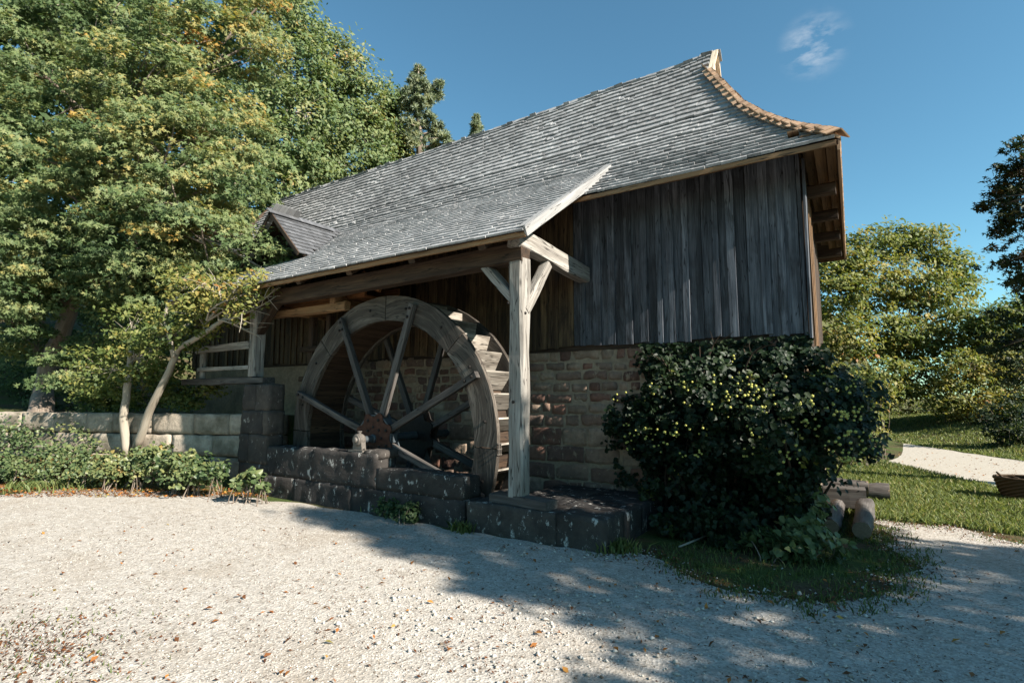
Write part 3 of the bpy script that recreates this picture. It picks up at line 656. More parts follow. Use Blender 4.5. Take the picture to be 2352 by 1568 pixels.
def rosette(y, t, r0, mat, tint):
    mb = MB(); n = 64; ring = []
    for i in range(n):
        a = 2 * math.pi * i / n; c = math.cos(8 * (a - rad(26) - math.pi / 8)); ring.append((r0 * (.90 - .10 * c) , a))
    for y_ in (y, y + t): pass
    vs = [pol(r_, a, y) for r_, a in ring] + [pol(r_, a, y + t) for r_, a in ring]
    mb.add(vs, [tuple(range(n)), tuple(range(2*n - 1, n - 1, -1))] + [(i, n + i, n + (i+1) % n, (i+1) % n) for i in range(n)], tint)
    return mb.build('hub_plate', M[mat], wheel)
h1 = rosette(YN - .135, .02, .40, 'rust', .5); rosette(YN + .0, .02, .42, 'iron', .5); rosette(YF + .03, .02, .40, 'blackiron', .5); rosette(YF + .16, .02, .42, 'blackiron', .5)  # far plates in dark iron: shade of the wheel bay put into their colour
for k in range(8):
    th = rad(26) + k * math.pi / 4; bolt(h1, pol(.29, th, YN - .137), V(0, -1, 0), .024)
    for q in (.3,): bolt(h1, pol(.17, th + math.pi / 8, YN - .137), V(0, -1, 0), .02)
    mb = MB(); e = V(-math.sin(th + math.pi / 8), 0, math.cos(th + math.pi / 8)); er = V(math.cos(th + math.pi / 8), 0, math.sin(th + math.pi / 8))
    plank(mb, pol(.345, th + math.pi / 8, YN - .065), V(0, 1, 0), e, er, .12, .13, .018, .5); mb.build('hub_web', M['iron'], wheel)
mb = MB(); lathe(mb, (WC.x, 5.50, WC.z), V(0, 1, 0), [(-.1, .04), (.06, .05), (.17, .05), (.18, .065), (1.95, .065)], 14); mb.build('axle', M['iron'], wheel)
for th in (J0,):                            # iron strap at the rim joint
    mb = MB(); 
    for dy in (.012, .055): plank(mb, pol(RO + .016, th, YN + dy), V(-math.sin(th), 0, math.cos(th)), V(0, 1, 0), V(math.cos(th), 0, math.sin(th)), .16, .012, .012)
    for dt in (-.07, .0, .07): plank(mb, pol(RO + .012, th + dt / RO, YN + .035), V(0, 1, 0), V(-math.sin(th), 0, math.cos(th)), V(math.cos(th), 0, math.sin(th)), .10, .014, .012)
    mb.build('rim_clamp', M['bearing'], wheel)
# bearing housing on the race wall
br = thing('axle_bearing', 'grey iron bearing housing standing on the race wall at the axle end', 'bearing'); bz = WC.z; BY = 5.44; bc = V(WC.x, BY, bz)
mb = MB(); plank(mb, (WC.x, BY, .835), V(1, 0, 0), V(0, 1, 0), V(0, 0, 1), .30, .15, .03, .5); mb.build('base_plate', M['bearing'], br)
mb = MB(); lathe(mb, bc + V(0, -.075, 0), V(0, 1, 0), [(0, .04), (.004, .072), (.014, .076), (.02, .086), (.03, .086), (.034, .078), (.05, .09), (.10, .09), (.12, .08), (.14, .065), (.145, .05)], 24); mb.build('housing', M['bearing'], br)
mb = MB(); lathe(mb, bc + V(0, -.075, 0), V(0, -1, 0), [(-.01, .046), (.0, .044), (.012, .037), (.022, .035), (.025, .02)], 18); mb.build('end_cap', M['bearing'], br)
mb = MB(); lathe(mb, bc + V(0, .0, .08), V(0, 0, 1), [(0, .022), (.028, .022), (.032, .034), (.046, .034), (.047, .02)], 14); mb.build('oil_cup', M['bearing'], br)
mb = MB(); vs = [V(WC.x + sx * w_, BY + sy * .04, z_) for z_, w_ in ((.845, .10), (bz - .02, .082)) for sx, sy in ((-1, -1), (1, -1), (1, 1), (-1, 1))]
mb.add(vs, BOXF, .5); mb.build('pedestal', M['bearing'], br)
for sx in (-1, 1): bolt(br, V(WC.x + sx * .125, BY - .02, .85), V(0, 0, 1), .016)

# flume above the wheel and the sluice frame behind the pier
fl = thing('flume', 'brown wooden flume hung under the porch roof above the wheel', 'flume')
for y in (6.02, 6.78): 
    mb = MB(); timber(mb, (-11.2, y, 3.46), (-6.95, y, 3.40), .04, .26, seg=8, wob=.006, tint=.6); mb.build('side_board', M['orange'], fl)
mb = MB(); plank(mb, (-9.1, 6.4, 3.31), V(1, 0, -.014).normalized(), V(0, 1, 0), V(0, 0, 1), 4.3, .74, .03); mb.build('floor_board', M['orange'], fl)
for x in (-9.2, -7.45):
    mb = MB(); timber(mb, (x, 5.75, 3.22), (x, 7.1, 3.22), .13, .13, seg=4, wob=.006); mb.build('cross_beam', M['soffit'], fl)
    mb = MB(); timber(mb, (x, 5.97, 3.10), (x, 5.97, 3.62), .09, .05, V(0, 1, 0), 3, .005); mb.build('upright', M['orange'], fl)
mb = MB(); timber(mb, (-9.9, 5.82, 3.12), (-7.15, 5.82, 3.10), .12, .14, seg=6, wob=.01, tint=.9); mb.build('bearer', M['soffit'], fl)
mb = MB(); timber(mb, (-7.0, 5.98, 3.60), (-6.55, 6.0, 3.38), .05, .2, seg=3, wob=.005, tint=.9); mb.build('spout_board', M['orange'], fl)
slu = thing('sluice_frame', 'dark timber sluice frame standing behind the pier left of the wheel', 'sluice')
for x in (-8.75, -8.25): mb = MB(); timber(mb, (x, 6.35, -.2), (x, 6.35, 3.1), .12, .12, V(0, 1, 0), 5, .006); mb.build('upright', M['darkoak'], slu)
for z in (1.25, 1.95, 2.5): mb = MB(); timber(mb, (-9.0, 6.28, z), (-8.1, 6.28, z), .06, .09, seg=3, wob=.006); mb.build('crossbar', M['darkoak'], slu)

# ------------------------------------------------------------------ vegetation
def unit(v): return v / (np.linalg.norm(v, axis=1, keepdims=True) + 1e-9)
SHAPES = {
 'star': ([(0, 0, 0), (0, -.5, .0), (.22, -.28, .03), (.62, -.22, -.06), (.26, .06, .03), (.48, .46, -.06), (.12, .24, .02), (0, .78, -.08), (-.12, .24, .02), (-.48, .46, -.06), (-.26, .06, .03), (-.62, -.22, -.06), (-.22, -.28, .03)],
          [(0, 2, 3, 4), (0, 4, 5, 6), (0, 6, 7, 8), (0, 8, 9, 10), (0, 10, 11, 12)]),
 'oval': ([(0, -.6, 0), (.3, -.05, .07), (0, .65, -.05), (-.3, -.05, .07)], [(0, 1, 2, 3)]),
 'needle': ([(0, -.5, 0), (.10, 0, 0), (0, .6, 0), (-.10, 0, 0)], [(0, 1, 2, 3)]),
 'heart': ([(0, -.45, 0), (.42, -.28, .05), (.34, .15, .06), (0, .62, -.06), (-.34, .15, .06), (-.42, -.28, .05)], [(0, 1, 2, 3), (0, 3, 4, 5)]),
}
def leaves(name, P, size, nrm, tint, mat, shape='oval', parent=None, kind=None, updir=None):
    sv, sf = SHAPES[shape]; sv = np.array(sv, 'f'); sf = np.array(sf); n = len(P); k = len(sv)
    nrm = unit(nrm); ref = NP.normal(size=(n, 3)) if updir is None else updir + NP.normal(size=(n, 3)) * .35
    b = unit(ref - nrm * (ref * nrm).sum(1, keepdims=True)); a = np.cross(b, nrm)
    vert = P[:, None, :] + size[:, None, None] * (sv[None, :, 0:1] * a[:, None] + sv[None, :, 1:2] * b[:, None] + sv[None, :, 2:3] * nrm[:, None] * 1.6)
    face = (np.arange(n) * k)[:, None, None] + sf[None]
    return np_mesh(name, vert.reshape(-1, 3), face.reshape(-1, sf.shape[1]), M[mat], parent, kind, np.repeat(tint, len(sf)))

def crown_points(lobes, n_clump, n_leaf, rc, flat=.45, shell=.55, droop=.0):
    """lobes: (centre, radius or (rx,ry,rz), tint, weight). Returns leaf points, normals, tints and the clump centres."""
    Ps, Ns, Ts, CC = [], [], [], []; tot = sum(l[3] for l in lobes)
    for c, r, ti, wgt in lobes:
        r = np.array(r if hasattr(r, '__len__') else (r, r, r * .85)); m = max(4, int(n_clump * wgt / tot))
        d = unit(NP.normal(size=(m, 3))); k = shell + (1 - shell) * np.sqrt(NP.random(m)); k = k * NP.choice([1, 1, 1, 1.12, .8], m)
        cc = np.array(c) + d * r * k[:, None]; CC.append(cc)
        nl = NP.poisson(n_leaf, m); idx = np.repeat(np.arange(m), nl); q = len(idx)
        crad = rc * NP.uniform(.6, 1.3, m)
        off = unit(NP.normal(size=(q, 3))) * (NP.random(q) ** .45)[:, None] * crad[idx][:, None]; off[:, 2] *= flat
        off[:, 2] -= droop * (off[:, 0] ** 2 + off[:, 1] ** 2) / rc
        Ps.append(cc[idx] + off); out = d[idx]
        Ns.append(out * .4 + np.array([.55, -.1, .6]) + NP.normal(size=(q, 3)) * .5)
        ct = ti + NP.normal(size=m) * .13; Ts.append(np.clip(ct[idx] + NP.normal(size=q) * .09, 0, 1))
    return np.concatenate(Ps), np.concatenate(Ns), np.concatenate(Ts), CC

def limb(mb, p, q, r0, r1, sag=.1, sides=5, seg=5, tint=.5):
    p = Vector(p); q = Vector(q); L = (q - p).length; j = V(R.uniform(-1, 1), R.uniform(-1, 1), R.uniform(-.3, 1)) * sag * L
    pts = [p.lerp(q, i / seg) + j * (4 * (i / seg) * (1 - i / seg)) * .5 + V(R.uniform(-1, 1), R.uniform(-1, 1), 0) * .015 * L * (0 < i < seg) for i in range(seg + 1)]
    tube(mb, pts, [r0 + (r1 - r0) * i / seg for i in range(seg + 1)], sides, tint, .1, caps=False); return pts

def tree(name, label, cat, trunks, lobes, n_clump, n_leaf, size, mat, bark, shape='oval', rc=.45, group=None, twigs=60, limb_r=.06, shell=.55, flat=.45, extra=None, droop=0.):
    """trunks: list of polylines [(point, radius)...]"""
    th = thing(name, label, cat, group); mb = MB(); tp = []
    for tr in trunks:
        pts = [Vector(p) for p, r in tr]; rs_ = [r for p, r in tr]; fine = []; fr = []
        for i in range(len(pts) - 1):
            for k in range(4): fine.append(pts[i].lerp(pts[i+1], k / 4) + V(R.uniform(-1, 1), R.uniform(-1, 1), 0) * rs_[i] * .12 * (k > 0)); fr.append(rs_[i] + (rs_[i+1] - rs_[i]) * k / 4)
        fine.append(pts[-1]); fr.append(rs_[-1]); tube(mb, fine, fr, 10, .5, .12); tp += list(zip(fine, fr))[len(fine) // 3:]
    P, N, T, CC = crown_points(lobes, n_clump, n_leaf, rc, flat, shell, droop)
    for (c, r, ti, w), cc in zip(lobes, CC):
        c = Vector(c); b, br_ = min(tp, key=lambda q: (q[0] - c).length + .6 * max(0, q[0].z - c.z)); pts = limb(mb, b, c, min(br_ * .7, limb_r), limb_r * .4, .12)
        for k in range(min(len(cc), max(2, int(twigs * w / sum(l[3] for l in lobes))))): limb(mb, pts[R.randrange(2, 6)], cc[R.randrange(len(cc))], limb_r * .35, limb_r * .06, .15, 4, 4)
    if extra: extra(mb)
    mb.build('trunk', M[bark], th, smooth=True)
    leaves('crown', P, size * NP.uniform(.65, 1.3, len(P)), N, T, mat, shape, th)
    return th
def LB(px, py, rpx, d, ti, w=None, sq=1.):
    r = rpx / FPX * d; return (spot(px, py, d), (r, r, r * .9 * sq), ti, w if w else (rpx / 100) ** 2)

# the big maple on the left
mz = terrain(-17.0, 4.7)
B = spotz(88, 955, 1.2)
tree('maple_tree', 'big maple with leaning forked trunk and yellowing leaves at far left', 'tree',
     [[(V(B.x, B.y, .9), .27), (spot(100, 900, 14.2), .22), (spot(115, 830, 14.2), .21), (spot(160, 720, 14), .18), (spot(185, 620, 13.8), .15), (spot(205, 520, 13.6), .12), (spot(230, 300, 13.5), .08)],
      [(spot(112, 835, 14.2), .14), (spot(60, 770, 14.), .11), (spot(5, 705, 13.8), .10), (spot(-60, 600, 13.5), .08)],
      [(spot(165, 690, 14.), .10), (spot(210, 625, 13.6), .07), (spot(255, 570, 13.), .05), (spot(330, 500, 12.5), .03)]],
     [LB(70, 560, 130, 12.6, 0.42), LB(40, 350, 150, 12.8, 0.45), LB(150, 440, 140, 12.2, 0.40), LB(270, 390, 130, 12., 0.46), LB(390, 330, 120, 12., 0.49), LB(330, 210, 140, 12.4, 0.45), LB(480, 250, 110, 12.6, 0.49), LB(160, 250, 130, 13., 0.35), LB(40, 130, 130, 13., 0.42),
      LB(430, 110, 130, 13., 0.46), LB(560, 110, 90, 13.4, 0.56), LB(590, 20, 70, 13.6, 0.64), LB(250, 70, 140, 13.6, 0.25), LB(410, 470, 110, 11.6, 0.44), LB(300, 560, 110, 12., 0.32), LB(520, 420, 90, 11.8, 0.44), LB(470, 560, 100, 11.2, 0.52), LB(570, 580, 70, 11, 0.46), LB(625, 560, 45, 10.8, 0.49),
      LB(200, 590, 110, 13., 0.25), LB(20, 660, 80, 12.2, 0.44), LB(120, 650, 70, 13.4, 0.30), LB(380, 620, 90, 11.8, 0.40), LB(560, 330, 70, 12.4, 0.50), LB(100, 20, 120, 13.5, 0.30), LB(600, 615, 42, 10.6, 0.45), LB(640, 590, 30, 10.4, 0.44), LB(30, 750, 60, 12.6, 0.38), LB(150, 850, 45, 12.8, 0.35), LB(250, 640, 70, 12.2, 0.35)],
     860, 84, .10, 'maple', 'bark', 'star', .52, twigs=160, limb_r=.07, shell=.62, flat=.32, droop=.25)
# small tree with two pale stems before the retaining wall
def bare(mb):
    a = spot(470, 770, 9.6)
    for e in [(640, 650), (620, 690), (600, 660), (560, 640), (540, 660), (590, 770), (500, 640), (555, 735), (630, 665), (470, 650), (520, 690)]:
        pts = limb(mb, spot(505 + R.uniform(-30, 30), 735, 9.3), spot(e[0], e[1], 9.0 + R.uniform(-.3, .3)), .022, .006, .2)
        for k in range(5): limb(mb, pts[R.randrange(2, 6)], pts[5] + V(R.uniform(-.35, .3), R.uniform(-.25, .25), R.uniform(-.25, .3)), .008, .003, .2, 4, 3)
tree('small_tree', 'small pale-stemmed tree with bare twigs reaching over the porch eave', 'tree',
     [[(spot(292, 1045, 10.8), .085), (spot(283, 960, 10.7), .075), (spot(296, 870, 10.6), .065), (spot(300, 800, 10.6), .04)],
      [(spot(312, 1030, 10.7), .08), (spot(345, 940, 10.4), .07), (spot(390, 850, 10.1), .06), (spot(410, 800, 9.9), .05), (spot(470, 765, 9.6), .045), (spot(540, 715, 9.3), .03), (spot(590, 680, 9.), .015)],
      [(spot(400, 820, 9.9), .045), (spot(380, 740, 9.9), .035), (spot(385, 690, 9.8), .02)]],
     [LB(240, 850, 75, 10.8, .38), LB(330, 820, 80, 10.4, .36), LB(400, 770, 70, 10., .42), LB(460, 720, 70, 9.7, .5), LB(540, 690, 65, 9.3, .6), LB(590, 660, 45, 9., .62), LB(430, 660, 60, 10., .5), LB(300, 740, 60, 11., .3), LB(490, 660, 45, 9.6, .6)],
     300, 24, .075, 'hazel', 'paleb', 'oval', .26, twigs=120, limb_r=.02, shell=.3, flat=.5, extra=bare)
# hedge on top of the wall
tree('hedge_shrub', 'leafy green shrub growing on top of the retaining wall', 'shrub', [[(spot(330, 935, 12.3), .06), (spot(330, 880, 12.3), .03)]],
     [LB(240, 890, 60, 12.4, .3), LB(330, 890, 65, 12.2, .36), LB(400, 900, 55, 11.8, .4), LB(440, 925, 30, 11.4, .4), LB(280, 820, 60, 12.8, .3), LB(480, 900, 22, 11., .4)], 170, 34, .075, 'hazel', 'bark', 'oval', .3, twigs=30, limb_r=.02, shell=.3)
tree('bank_shrub', 'dark leafy shrub in the shade behind the maple trunk', 'shrub', [[(spot(160, 940, 15.5), .06), (spot(170, 880, 15.5), .03)]],
     [LB(170, 860, 70, 15.5, .25), LB(60, 880, 60, 16., .2), LB(20, 830, 70, 17, .3), LB(230, 760, 80, 16.5, .25), LB(120, 930, 50, 15., .2), LB(330, 720, 80, 16.5, .25), LB(440, 800, 70, 15, .2), LB(60, 700, 60, 13.4, .45), LB(240, 690, 75, 13., .45), LB(340, 650, 70, 13., .45), LB(30, 800, 50, 13.4, .4), LB(200, 800, 55, 13.4, .4), LB(150, 780, 45, 14.6, .35), LB(260, 940, 40, 13., .4)], 480, 34, .09, 'maple', 'bark', 'oval', .4, twigs=30, limb_r=.02, shell=.3)
# bramble thicket along the foot of the bank
def thicket(name, label, lobes, n_clump, n_leaf, size, mat, shape='heart', rc=.25, cat='undergrowth', group=None):
    th = thing(name, label, cat, group); P, N, T, CC = crown_points(lobes, n_clump, n_leaf, rc, .6, .35)
    keep = P[:, 2] > .02; P, N, T = P[keep], N[keep], T[keep]; mb = MB()
    for (c, r, ti, w), cc in zip(lobes, CC):
        c = Vector(c)
        for k in range(5):
            e = Vector(cc[R.randrange(len(cc))]); g = V(c.x + R.uniform(-.15, .15), c.y + R.uniform(-.15, .15), terrain(c.x, c.y) - .03); mb = MB(); limb(mb, g, e, .008, .003, .25, 4, 4); mb.build('stem', M['bark'], th)
    leaves('foliage', P, size * NP.uniform(.6, 1.3, len(P)), N, T, mat, shape, th); return th
thicket('bramble_thicket', 'dense bramble thicket at the foot of the maple, left edge', [LB(30, 1010, 60, 11.5, .35), LB(110, 1000, 60, 11.6, .4), LB(180, 1020, 55, 11.2, .5), LB(60, 1065, 55, 10.6, .4), LB(150, 1070, 50, 10.4, .45), LB(230, 1060, 45, 10.2, .5), LB(0, 1080, 45, 10.4, .4), LB(200, 970, 40, 11.6, .5)], 210, 24, .055, 'bramble', rc=.26)
thicket('ground_ivy', 'low leafy ground cover where the gravel meets the bank', [LB(40, 1084, 26, 10.2, .5), LB(110, 1086, 24, 10., .5), LB(180, 1086, 24, 9.8, .55), LB(250, 1084, 22, 9.6, .6), LB(310, 1084, 18, 9.5, .6), LB(400, 1094, 16, 9.2, .6), LB(-20, 1086, 26, 10.3, .5)], 90, 14, .05, 'bramble', rc=.18)
thicket('bramble_clump', 'broad-leaved bramble clump below the pale stems of the small tree', [LB(290, 1072, 38, 9.9, .55), LB(350, 1057, 36, 9.8, .5), LB(410, 1067, 36, 9.5, .45), LB(465, 1077, 34, 9.2, .4), LB(370, 1032, 26, 10, .5), LB(250, 1077, 30, 9.8, .6), LB(500, 1087, 22, 8.9, .35), LB(430, 1087, 25, 9.0, .5)], 150, 18, .07, 'bramble', rc=.2)
thicket('nettle_clump', 'small pale weed standing alone where the yard meets the race wall', [LB(575, 1098, 22, 8.5, .5), LB(600, 1118, 16, 8.4, .5), LB(555, 1110, 16, 8.5, .4)], 22, 12, .085, 'bramble', rc=.12, cat='weed')
for i, (px, py, r_, ti, lab) in enumerate([(755, 1140, 20, .55, 'pale-tipped weed against the race wall below the bearing'), (800, 1145, 26, .3, 'round clover-like weed against the race wall below the hub'), (880, 1178, 18, .25, 'low dark weed at the race wall left of the platform step'), (925, 1190, 18, .25, 'low dark weed in the corner where the race wall meets the platform')]):
    g = spotz(px, py + 14, 0.); d = 7. - .25 * i; thicket('wall_weed', lab, [((g.x, g.y + .08, .13), (.20, .12, .13), ti, 1)], 26, 13, .05, 'bramble', rc=.09, cat='weed', group='weeds at the foot of the race wall')

# trees behind the roof, on the slope
def col(px, py0, py1, d, r): return [(spot(px, py0, d), r), (spot(px + R.uniform(-12, 12), py0 * .6 + py1 * .4, d), r * .75), (spot(px + R.uniform(-20, 20), py1, d), r * .35)]
tree('ash_tree', 'tall light-green ash with pale trunks rising behind the roof\'s left end', 'tree', [col(655, 520, 60, 22, .22), col(620, 520, 160, 21, .14), col(700, 480, 100, 23, .16)],
     [LB(640, 40, 90, 22, .45), LB(700, 60, 65, 22, .5), LB(670, 160, 95, 21.5, .45), LB(610, 230, 80, 21, .4), LB(700, 260, 90, 21.5, .5), LB(640, 340, 90, 21, .45), LB(570, 300, 80, 20.5, .5), LB(620, 430, 75, 20, .45), LB(560, 420, 60, 20, .4), LB(690, 380, 70, 21, .4), LB(720, 130, 55, 22, .5), LB(640, -40, 90, 22, .5), LB(585, 500, 55, 20, .42), LB(530, 510, 65, 20.5, .4)],
     620, 34, .17, 'ash', 'paleb', 'oval', .75, twigs=120, limb_r=.07, shell=.35, group='trees on the slope behind the mill')
tree('locust_tree', 'broad sunlit tree behind the roof, between the ash and the pine', 'tree', [col(780, 470, 180, 25, .2), col(740, 470, 200, 24, .15)],
     [LB(770, 120, 50, 24, .62), LB(805, 170, 60, 24, .6), LB(760, 210, 70, 24, .5), LB(840, 230, 55, 24.5, .45), LB(800, 290, 75, 24, .5), LB(740, 330, 70, 23.5, .55), LB(860, 310, 55, 24.5, .55), LB(790, 380, 75, 23.5, .5), LB(720, 420, 60, 23, .5), LB(880, 200, 24, 25, .4), LB(865, 370, 50, 24, .5)],
     560, 32, .17, 'ash', 'paleb', 'oval', .7, twigs=110, limb_r=.06, shell=.35, group='trees on the slope behind the mill')
tree('oak_tree', 'darker olive tree just left of the pine behind the ridge', 'tree', [col(885, 420, 260, 27, .18)],
     [LB(890, 250, 40, 27, .5), LB(905, 310, 50, 27, .45), LB(870, 290, 50, 27, .35), LB(900, 360, 50, 26.5, .45), LB(935, 340, 35, 27, .55), LB(915, 230, 22, 27, .4)],
     300, 30, .17, 'hazel', 'bark', 'oval', .65, twigs=60, limb_r=.06, shell=.35, group='trees on the slope behind the mill')
def pine(name, label, px, top, bot, d, wpx, arms, n):
    th = thing(name, label, 'tree', 'pines behind the ridge'); mb = MB(); a = spot(px, bot, d); b = spot(px - 4, top, d); tube(mb, [a, a.lerp(b, .5), b], [.22, .14, .02], 8, .5, .2)
    Ps, Ns, Us, Ts = [], [], [], []
    for ax, ay, ar in arms:
        c = spot(ax, ay, d + R.uniform(-.6, .6)); st = a.lerp(b, min(.97, max(.05, (bot - ay - 12) / (bot - top)))); limb(mb, st, c, .05, .015, .12, 5, 4)
        r_ = ar / FPX * d
        for k in range(n):
            tip = np.array(c) + unit(NP.normal(size=(1, 3)))[0] * r_ * NP.random() ** .4 * np.array([1, 1, .8]); q = 40; dirs = unit(NP.normal(size=(q, 3)) + np.array([.1, -.2, .9])); L_ = .22
            Ps.append(tip + dirs * L_ * .5); Us.append(dirs); Ns.append(NP.normal(size=(q, 3))); Ts.append(np.clip(NP.normal(.5, .2) + NP.normal(size=q) * .1, 0, 1))
    mb.build('trunk', M['bark'], th, smooth=True); P = np.concatenate(Ps); N_ = np.concatenate(Ns); U = np.concatenate(Us)
    sv, sf = SHAPES['needle']; leaves('crown', P, np.full(len(P), .30), N_, np.concatenate(Ts), 'pine', 'needle', th, updir=U)
pine('pine_tree', 'large blue-green pine standing above the roof ridge', 965, 150, 420, 26, 60, [(962, 165, 14), (955, 190, 18), (970, 195, 16), (958, 215, 22), (935, 220, 18), (985, 215, 14), (1000, 215, 18), (1008, 195, 9), (990, 235, 15), (940, 245, 20), (965, 255, 28), (985, 275, 28), (945, 285, 30), (975, 305, 32), (1005, 300, 22), (1020, 318, 18), (950, 330, 32), (990, 335, 30), (1030, 330, 10), (920, 310, 20), (965, 235, 20)], 14)
pine('pine_sapling', 'tip of a small pine showing just above the roof ridge', 1094, 264, 340, 30, 20, [(1094, 274, 6), (1090, 288, 9), (1100, 292, 8), (1092, 304, 12), (1088, 316, 14), (1100, 318, 12)], 8)
# dense wood higher up the slope, closing the gaps on the left
tree('beech_tree', 'dark tall tree at the top left edge behind the maple', 'tree', [col(250, 760, 60, 24, .25), col(90, 760, 60, 23, .2)],
     [LB(100, 120, 170, 23, .2), LB(300, 130, 170, 24, .25), LB(470, 200, 150, 24, .3), LB(180, 330, 170, 23, .2), LB(400, 380, 150, 23, .25), LB(60, 560, 150, 22, .2), LB(300, 600, 150, 22, .2), LB(480, 560, 110, 22, .25), LB(200, 20, 150, 24, .2), LB(500, 20, 120, 24, .35), LB(-30, 300, 130, 22, .2), LB(-10, 480, 110, 22, .2), LB(330, 480, 110, 23, .2)],
     760, 40, .34, 'maple', 'bark', 'oval', 1.0, twigs=60, limb_r=.08, shell=.3, group='trees on the slope behind the mill')

# right of the mill: bushes beyond the footpath
tree('hazel_tree', 'broad yellow-green sunlit tree right of the mill gable', 'tree', [[(spot(2010, 960, 27), .10), (spot(2040, 850, 27), .08), (spot(2090, 740, 27), .05)], [(spot(2000, 960, 27), .08), (spot(1960, 820, 27), .05), (spot(1950, 700, 27), .03)]],
     [LB(1935, 590, 60, 25.7, .48), LB(2000, 570, 60, 26.3, .48), LB(2070, 560, 55, 27.0, .46), LB(2130, 565, 60, 27.0, .5), LB(2180, 610, 55, 27.0, .45), LB(2210, 660, 40, 27.0, .45), LB(1930, 680, 70, 25.0, .5), LB(2010, 660, 75, 25.7, .56), LB(2090, 650, 75, 25.7, .56), LB(2160, 700, 70, 25.7, .5), LB(1940, 780, 65, 24.3, .5), LB(2020, 770, 75, 25.0, .5), LB(2100, 770, 75, 25.0, .5), LB(2170, 790, 60, 25.0, .5), LB(1960, 870, 60, 23.6, .45), LB(2040, 870, 65, 23.6, .5), LB(2110, 880, 60, 24.3, .5), LB(1900, 640, 40, 25.0, .48)],
     900, 34, .18, 'hazel', 'bark', 'oval', .7, twigs=150, limb_r=.04, shell=.35)
thicket('verge_bush', 'sunlit bush low beside the ivy, at the near edge of the footpath lawn', [LB(1930, 900, 50, 13.5, .6), LB(1985, 930, 45, 13.5, .6), LB(2010, 890, 40, 14, .55), LB(1950, 960, 45, 13, .5), LB(1900, 850, 40, 14, .6), LB(2000, 980, 30, 13., .5), LB(1960, 1010, 40, 13., .5), LB(1930, 1040, 40, 13., .5), LB(1985, 1030, 28, 12.8, .5)], 190, 28, .075, 'hazel', 'oval', rc=.3, cat='bush')
tree('thorn_tree', 'dark green tree filling the gap right of the sunlit tree', 'tree', [[(spot(2290, 1000, 23), .12), (spot(2295, 850, 23), .08), (spot(2300, 740, 23), .04)]],
     [LB(2250, 730, 50, 23, .35), LB(2300, 770, 60, 23, .3), LB(2350, 720, 55, 23, .3), LB(2330, 830, 60, 23, .3), LB(2260, 840, 50, 23, .4), LB(2380, 790, 60, 23, .3), LB(2235, 790, 40, 23, .4)], 300, 34, .16, 'hazel', 'bark', 'oval', .6, twigs=60, limb_r=.03, shell=.3)
tree('hawthorn_bush', 'reddish fruiting bush in half shade at the right, beyond the path', 'bush', [[(spot(2215, 990, 22), .05), (spot(2230, 900, 22), .04), (spot(2240, 840, 22), .02)]],
     [LB(2210, 850, 55, 22.1, .55), LB(2260, 870, 55, 22.1, .62), LB(2200, 920, 45, 21.8, .6), LB(2270, 930, 40, 21.4, .7), LB(2300, 840, 50, 22.1, .6), LB(2160, 930, 30, 22.1, .5), LB(2330, 900, 50, 22.1, .6)], 240, 28, .14, 'hazel', 'bark', 'oval', .55, twigs=60, limb_r=.025, shell=.35)
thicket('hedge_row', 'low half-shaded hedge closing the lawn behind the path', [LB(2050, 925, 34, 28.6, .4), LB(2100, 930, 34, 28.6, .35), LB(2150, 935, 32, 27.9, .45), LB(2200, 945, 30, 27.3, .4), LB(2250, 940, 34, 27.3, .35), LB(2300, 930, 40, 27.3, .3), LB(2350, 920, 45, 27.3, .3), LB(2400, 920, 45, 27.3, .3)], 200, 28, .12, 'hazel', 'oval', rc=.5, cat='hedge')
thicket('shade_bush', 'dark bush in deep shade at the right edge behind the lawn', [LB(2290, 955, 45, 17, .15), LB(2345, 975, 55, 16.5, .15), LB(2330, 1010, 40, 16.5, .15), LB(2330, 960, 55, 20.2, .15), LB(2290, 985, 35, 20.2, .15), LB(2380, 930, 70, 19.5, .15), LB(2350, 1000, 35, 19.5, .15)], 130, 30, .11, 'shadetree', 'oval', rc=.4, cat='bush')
# tall trees to the right, mostly out of view: one reaches into the picture, all shade the yard
tree('plane_tree', 'dark leafy tree reaching in at the right edge of the sky', 'tree', [[(V(6.4, 13.5, 0), .28), (V(6.2, 13.4, 3), .22), (V(5.6, 13.2, 6), .14), (V(5, 13, 8.5), .05)]],
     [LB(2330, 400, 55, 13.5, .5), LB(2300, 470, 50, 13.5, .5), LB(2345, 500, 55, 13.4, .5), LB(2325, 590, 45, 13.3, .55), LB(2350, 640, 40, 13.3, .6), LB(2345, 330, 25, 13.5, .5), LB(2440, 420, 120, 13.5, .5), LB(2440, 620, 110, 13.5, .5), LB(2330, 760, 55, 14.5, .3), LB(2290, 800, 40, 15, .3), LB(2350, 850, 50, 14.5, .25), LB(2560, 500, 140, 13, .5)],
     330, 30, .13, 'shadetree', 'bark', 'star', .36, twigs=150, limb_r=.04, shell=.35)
SL = []
for z_, row_ in [(10.1, [(5.1, .55)]), (9.2, [(4.9, .65), (5.7, .5)]), (8.1, [(4.7, .8), (5.5, .6)]), (8.0, [(7.3, .7)]), (7.5, [(6.3, .7), (7.4, .7)]), (7.2, [(4.6, .8), (5.9, .9), (7.2, .9), (8.3, .7)]), (6.1, [(4.0, .8), (5.3, .9), (6.8, .9), (8.2, .9)]), (5.0, [(3.7, .8), (5., .9), (6.5, .9), (8.0, .9)]), (3.9, [(4.2, .8), (5.8, .9), (7.3, .9)])]:
    for y_, r_ in row_: dx = R.uniform(-1.6, 1.6); SL.append(((10.5 + dx, y_ - (1.25 if z_ < 7 else .92), z_ + .6 * dx), r_, .45, r_))
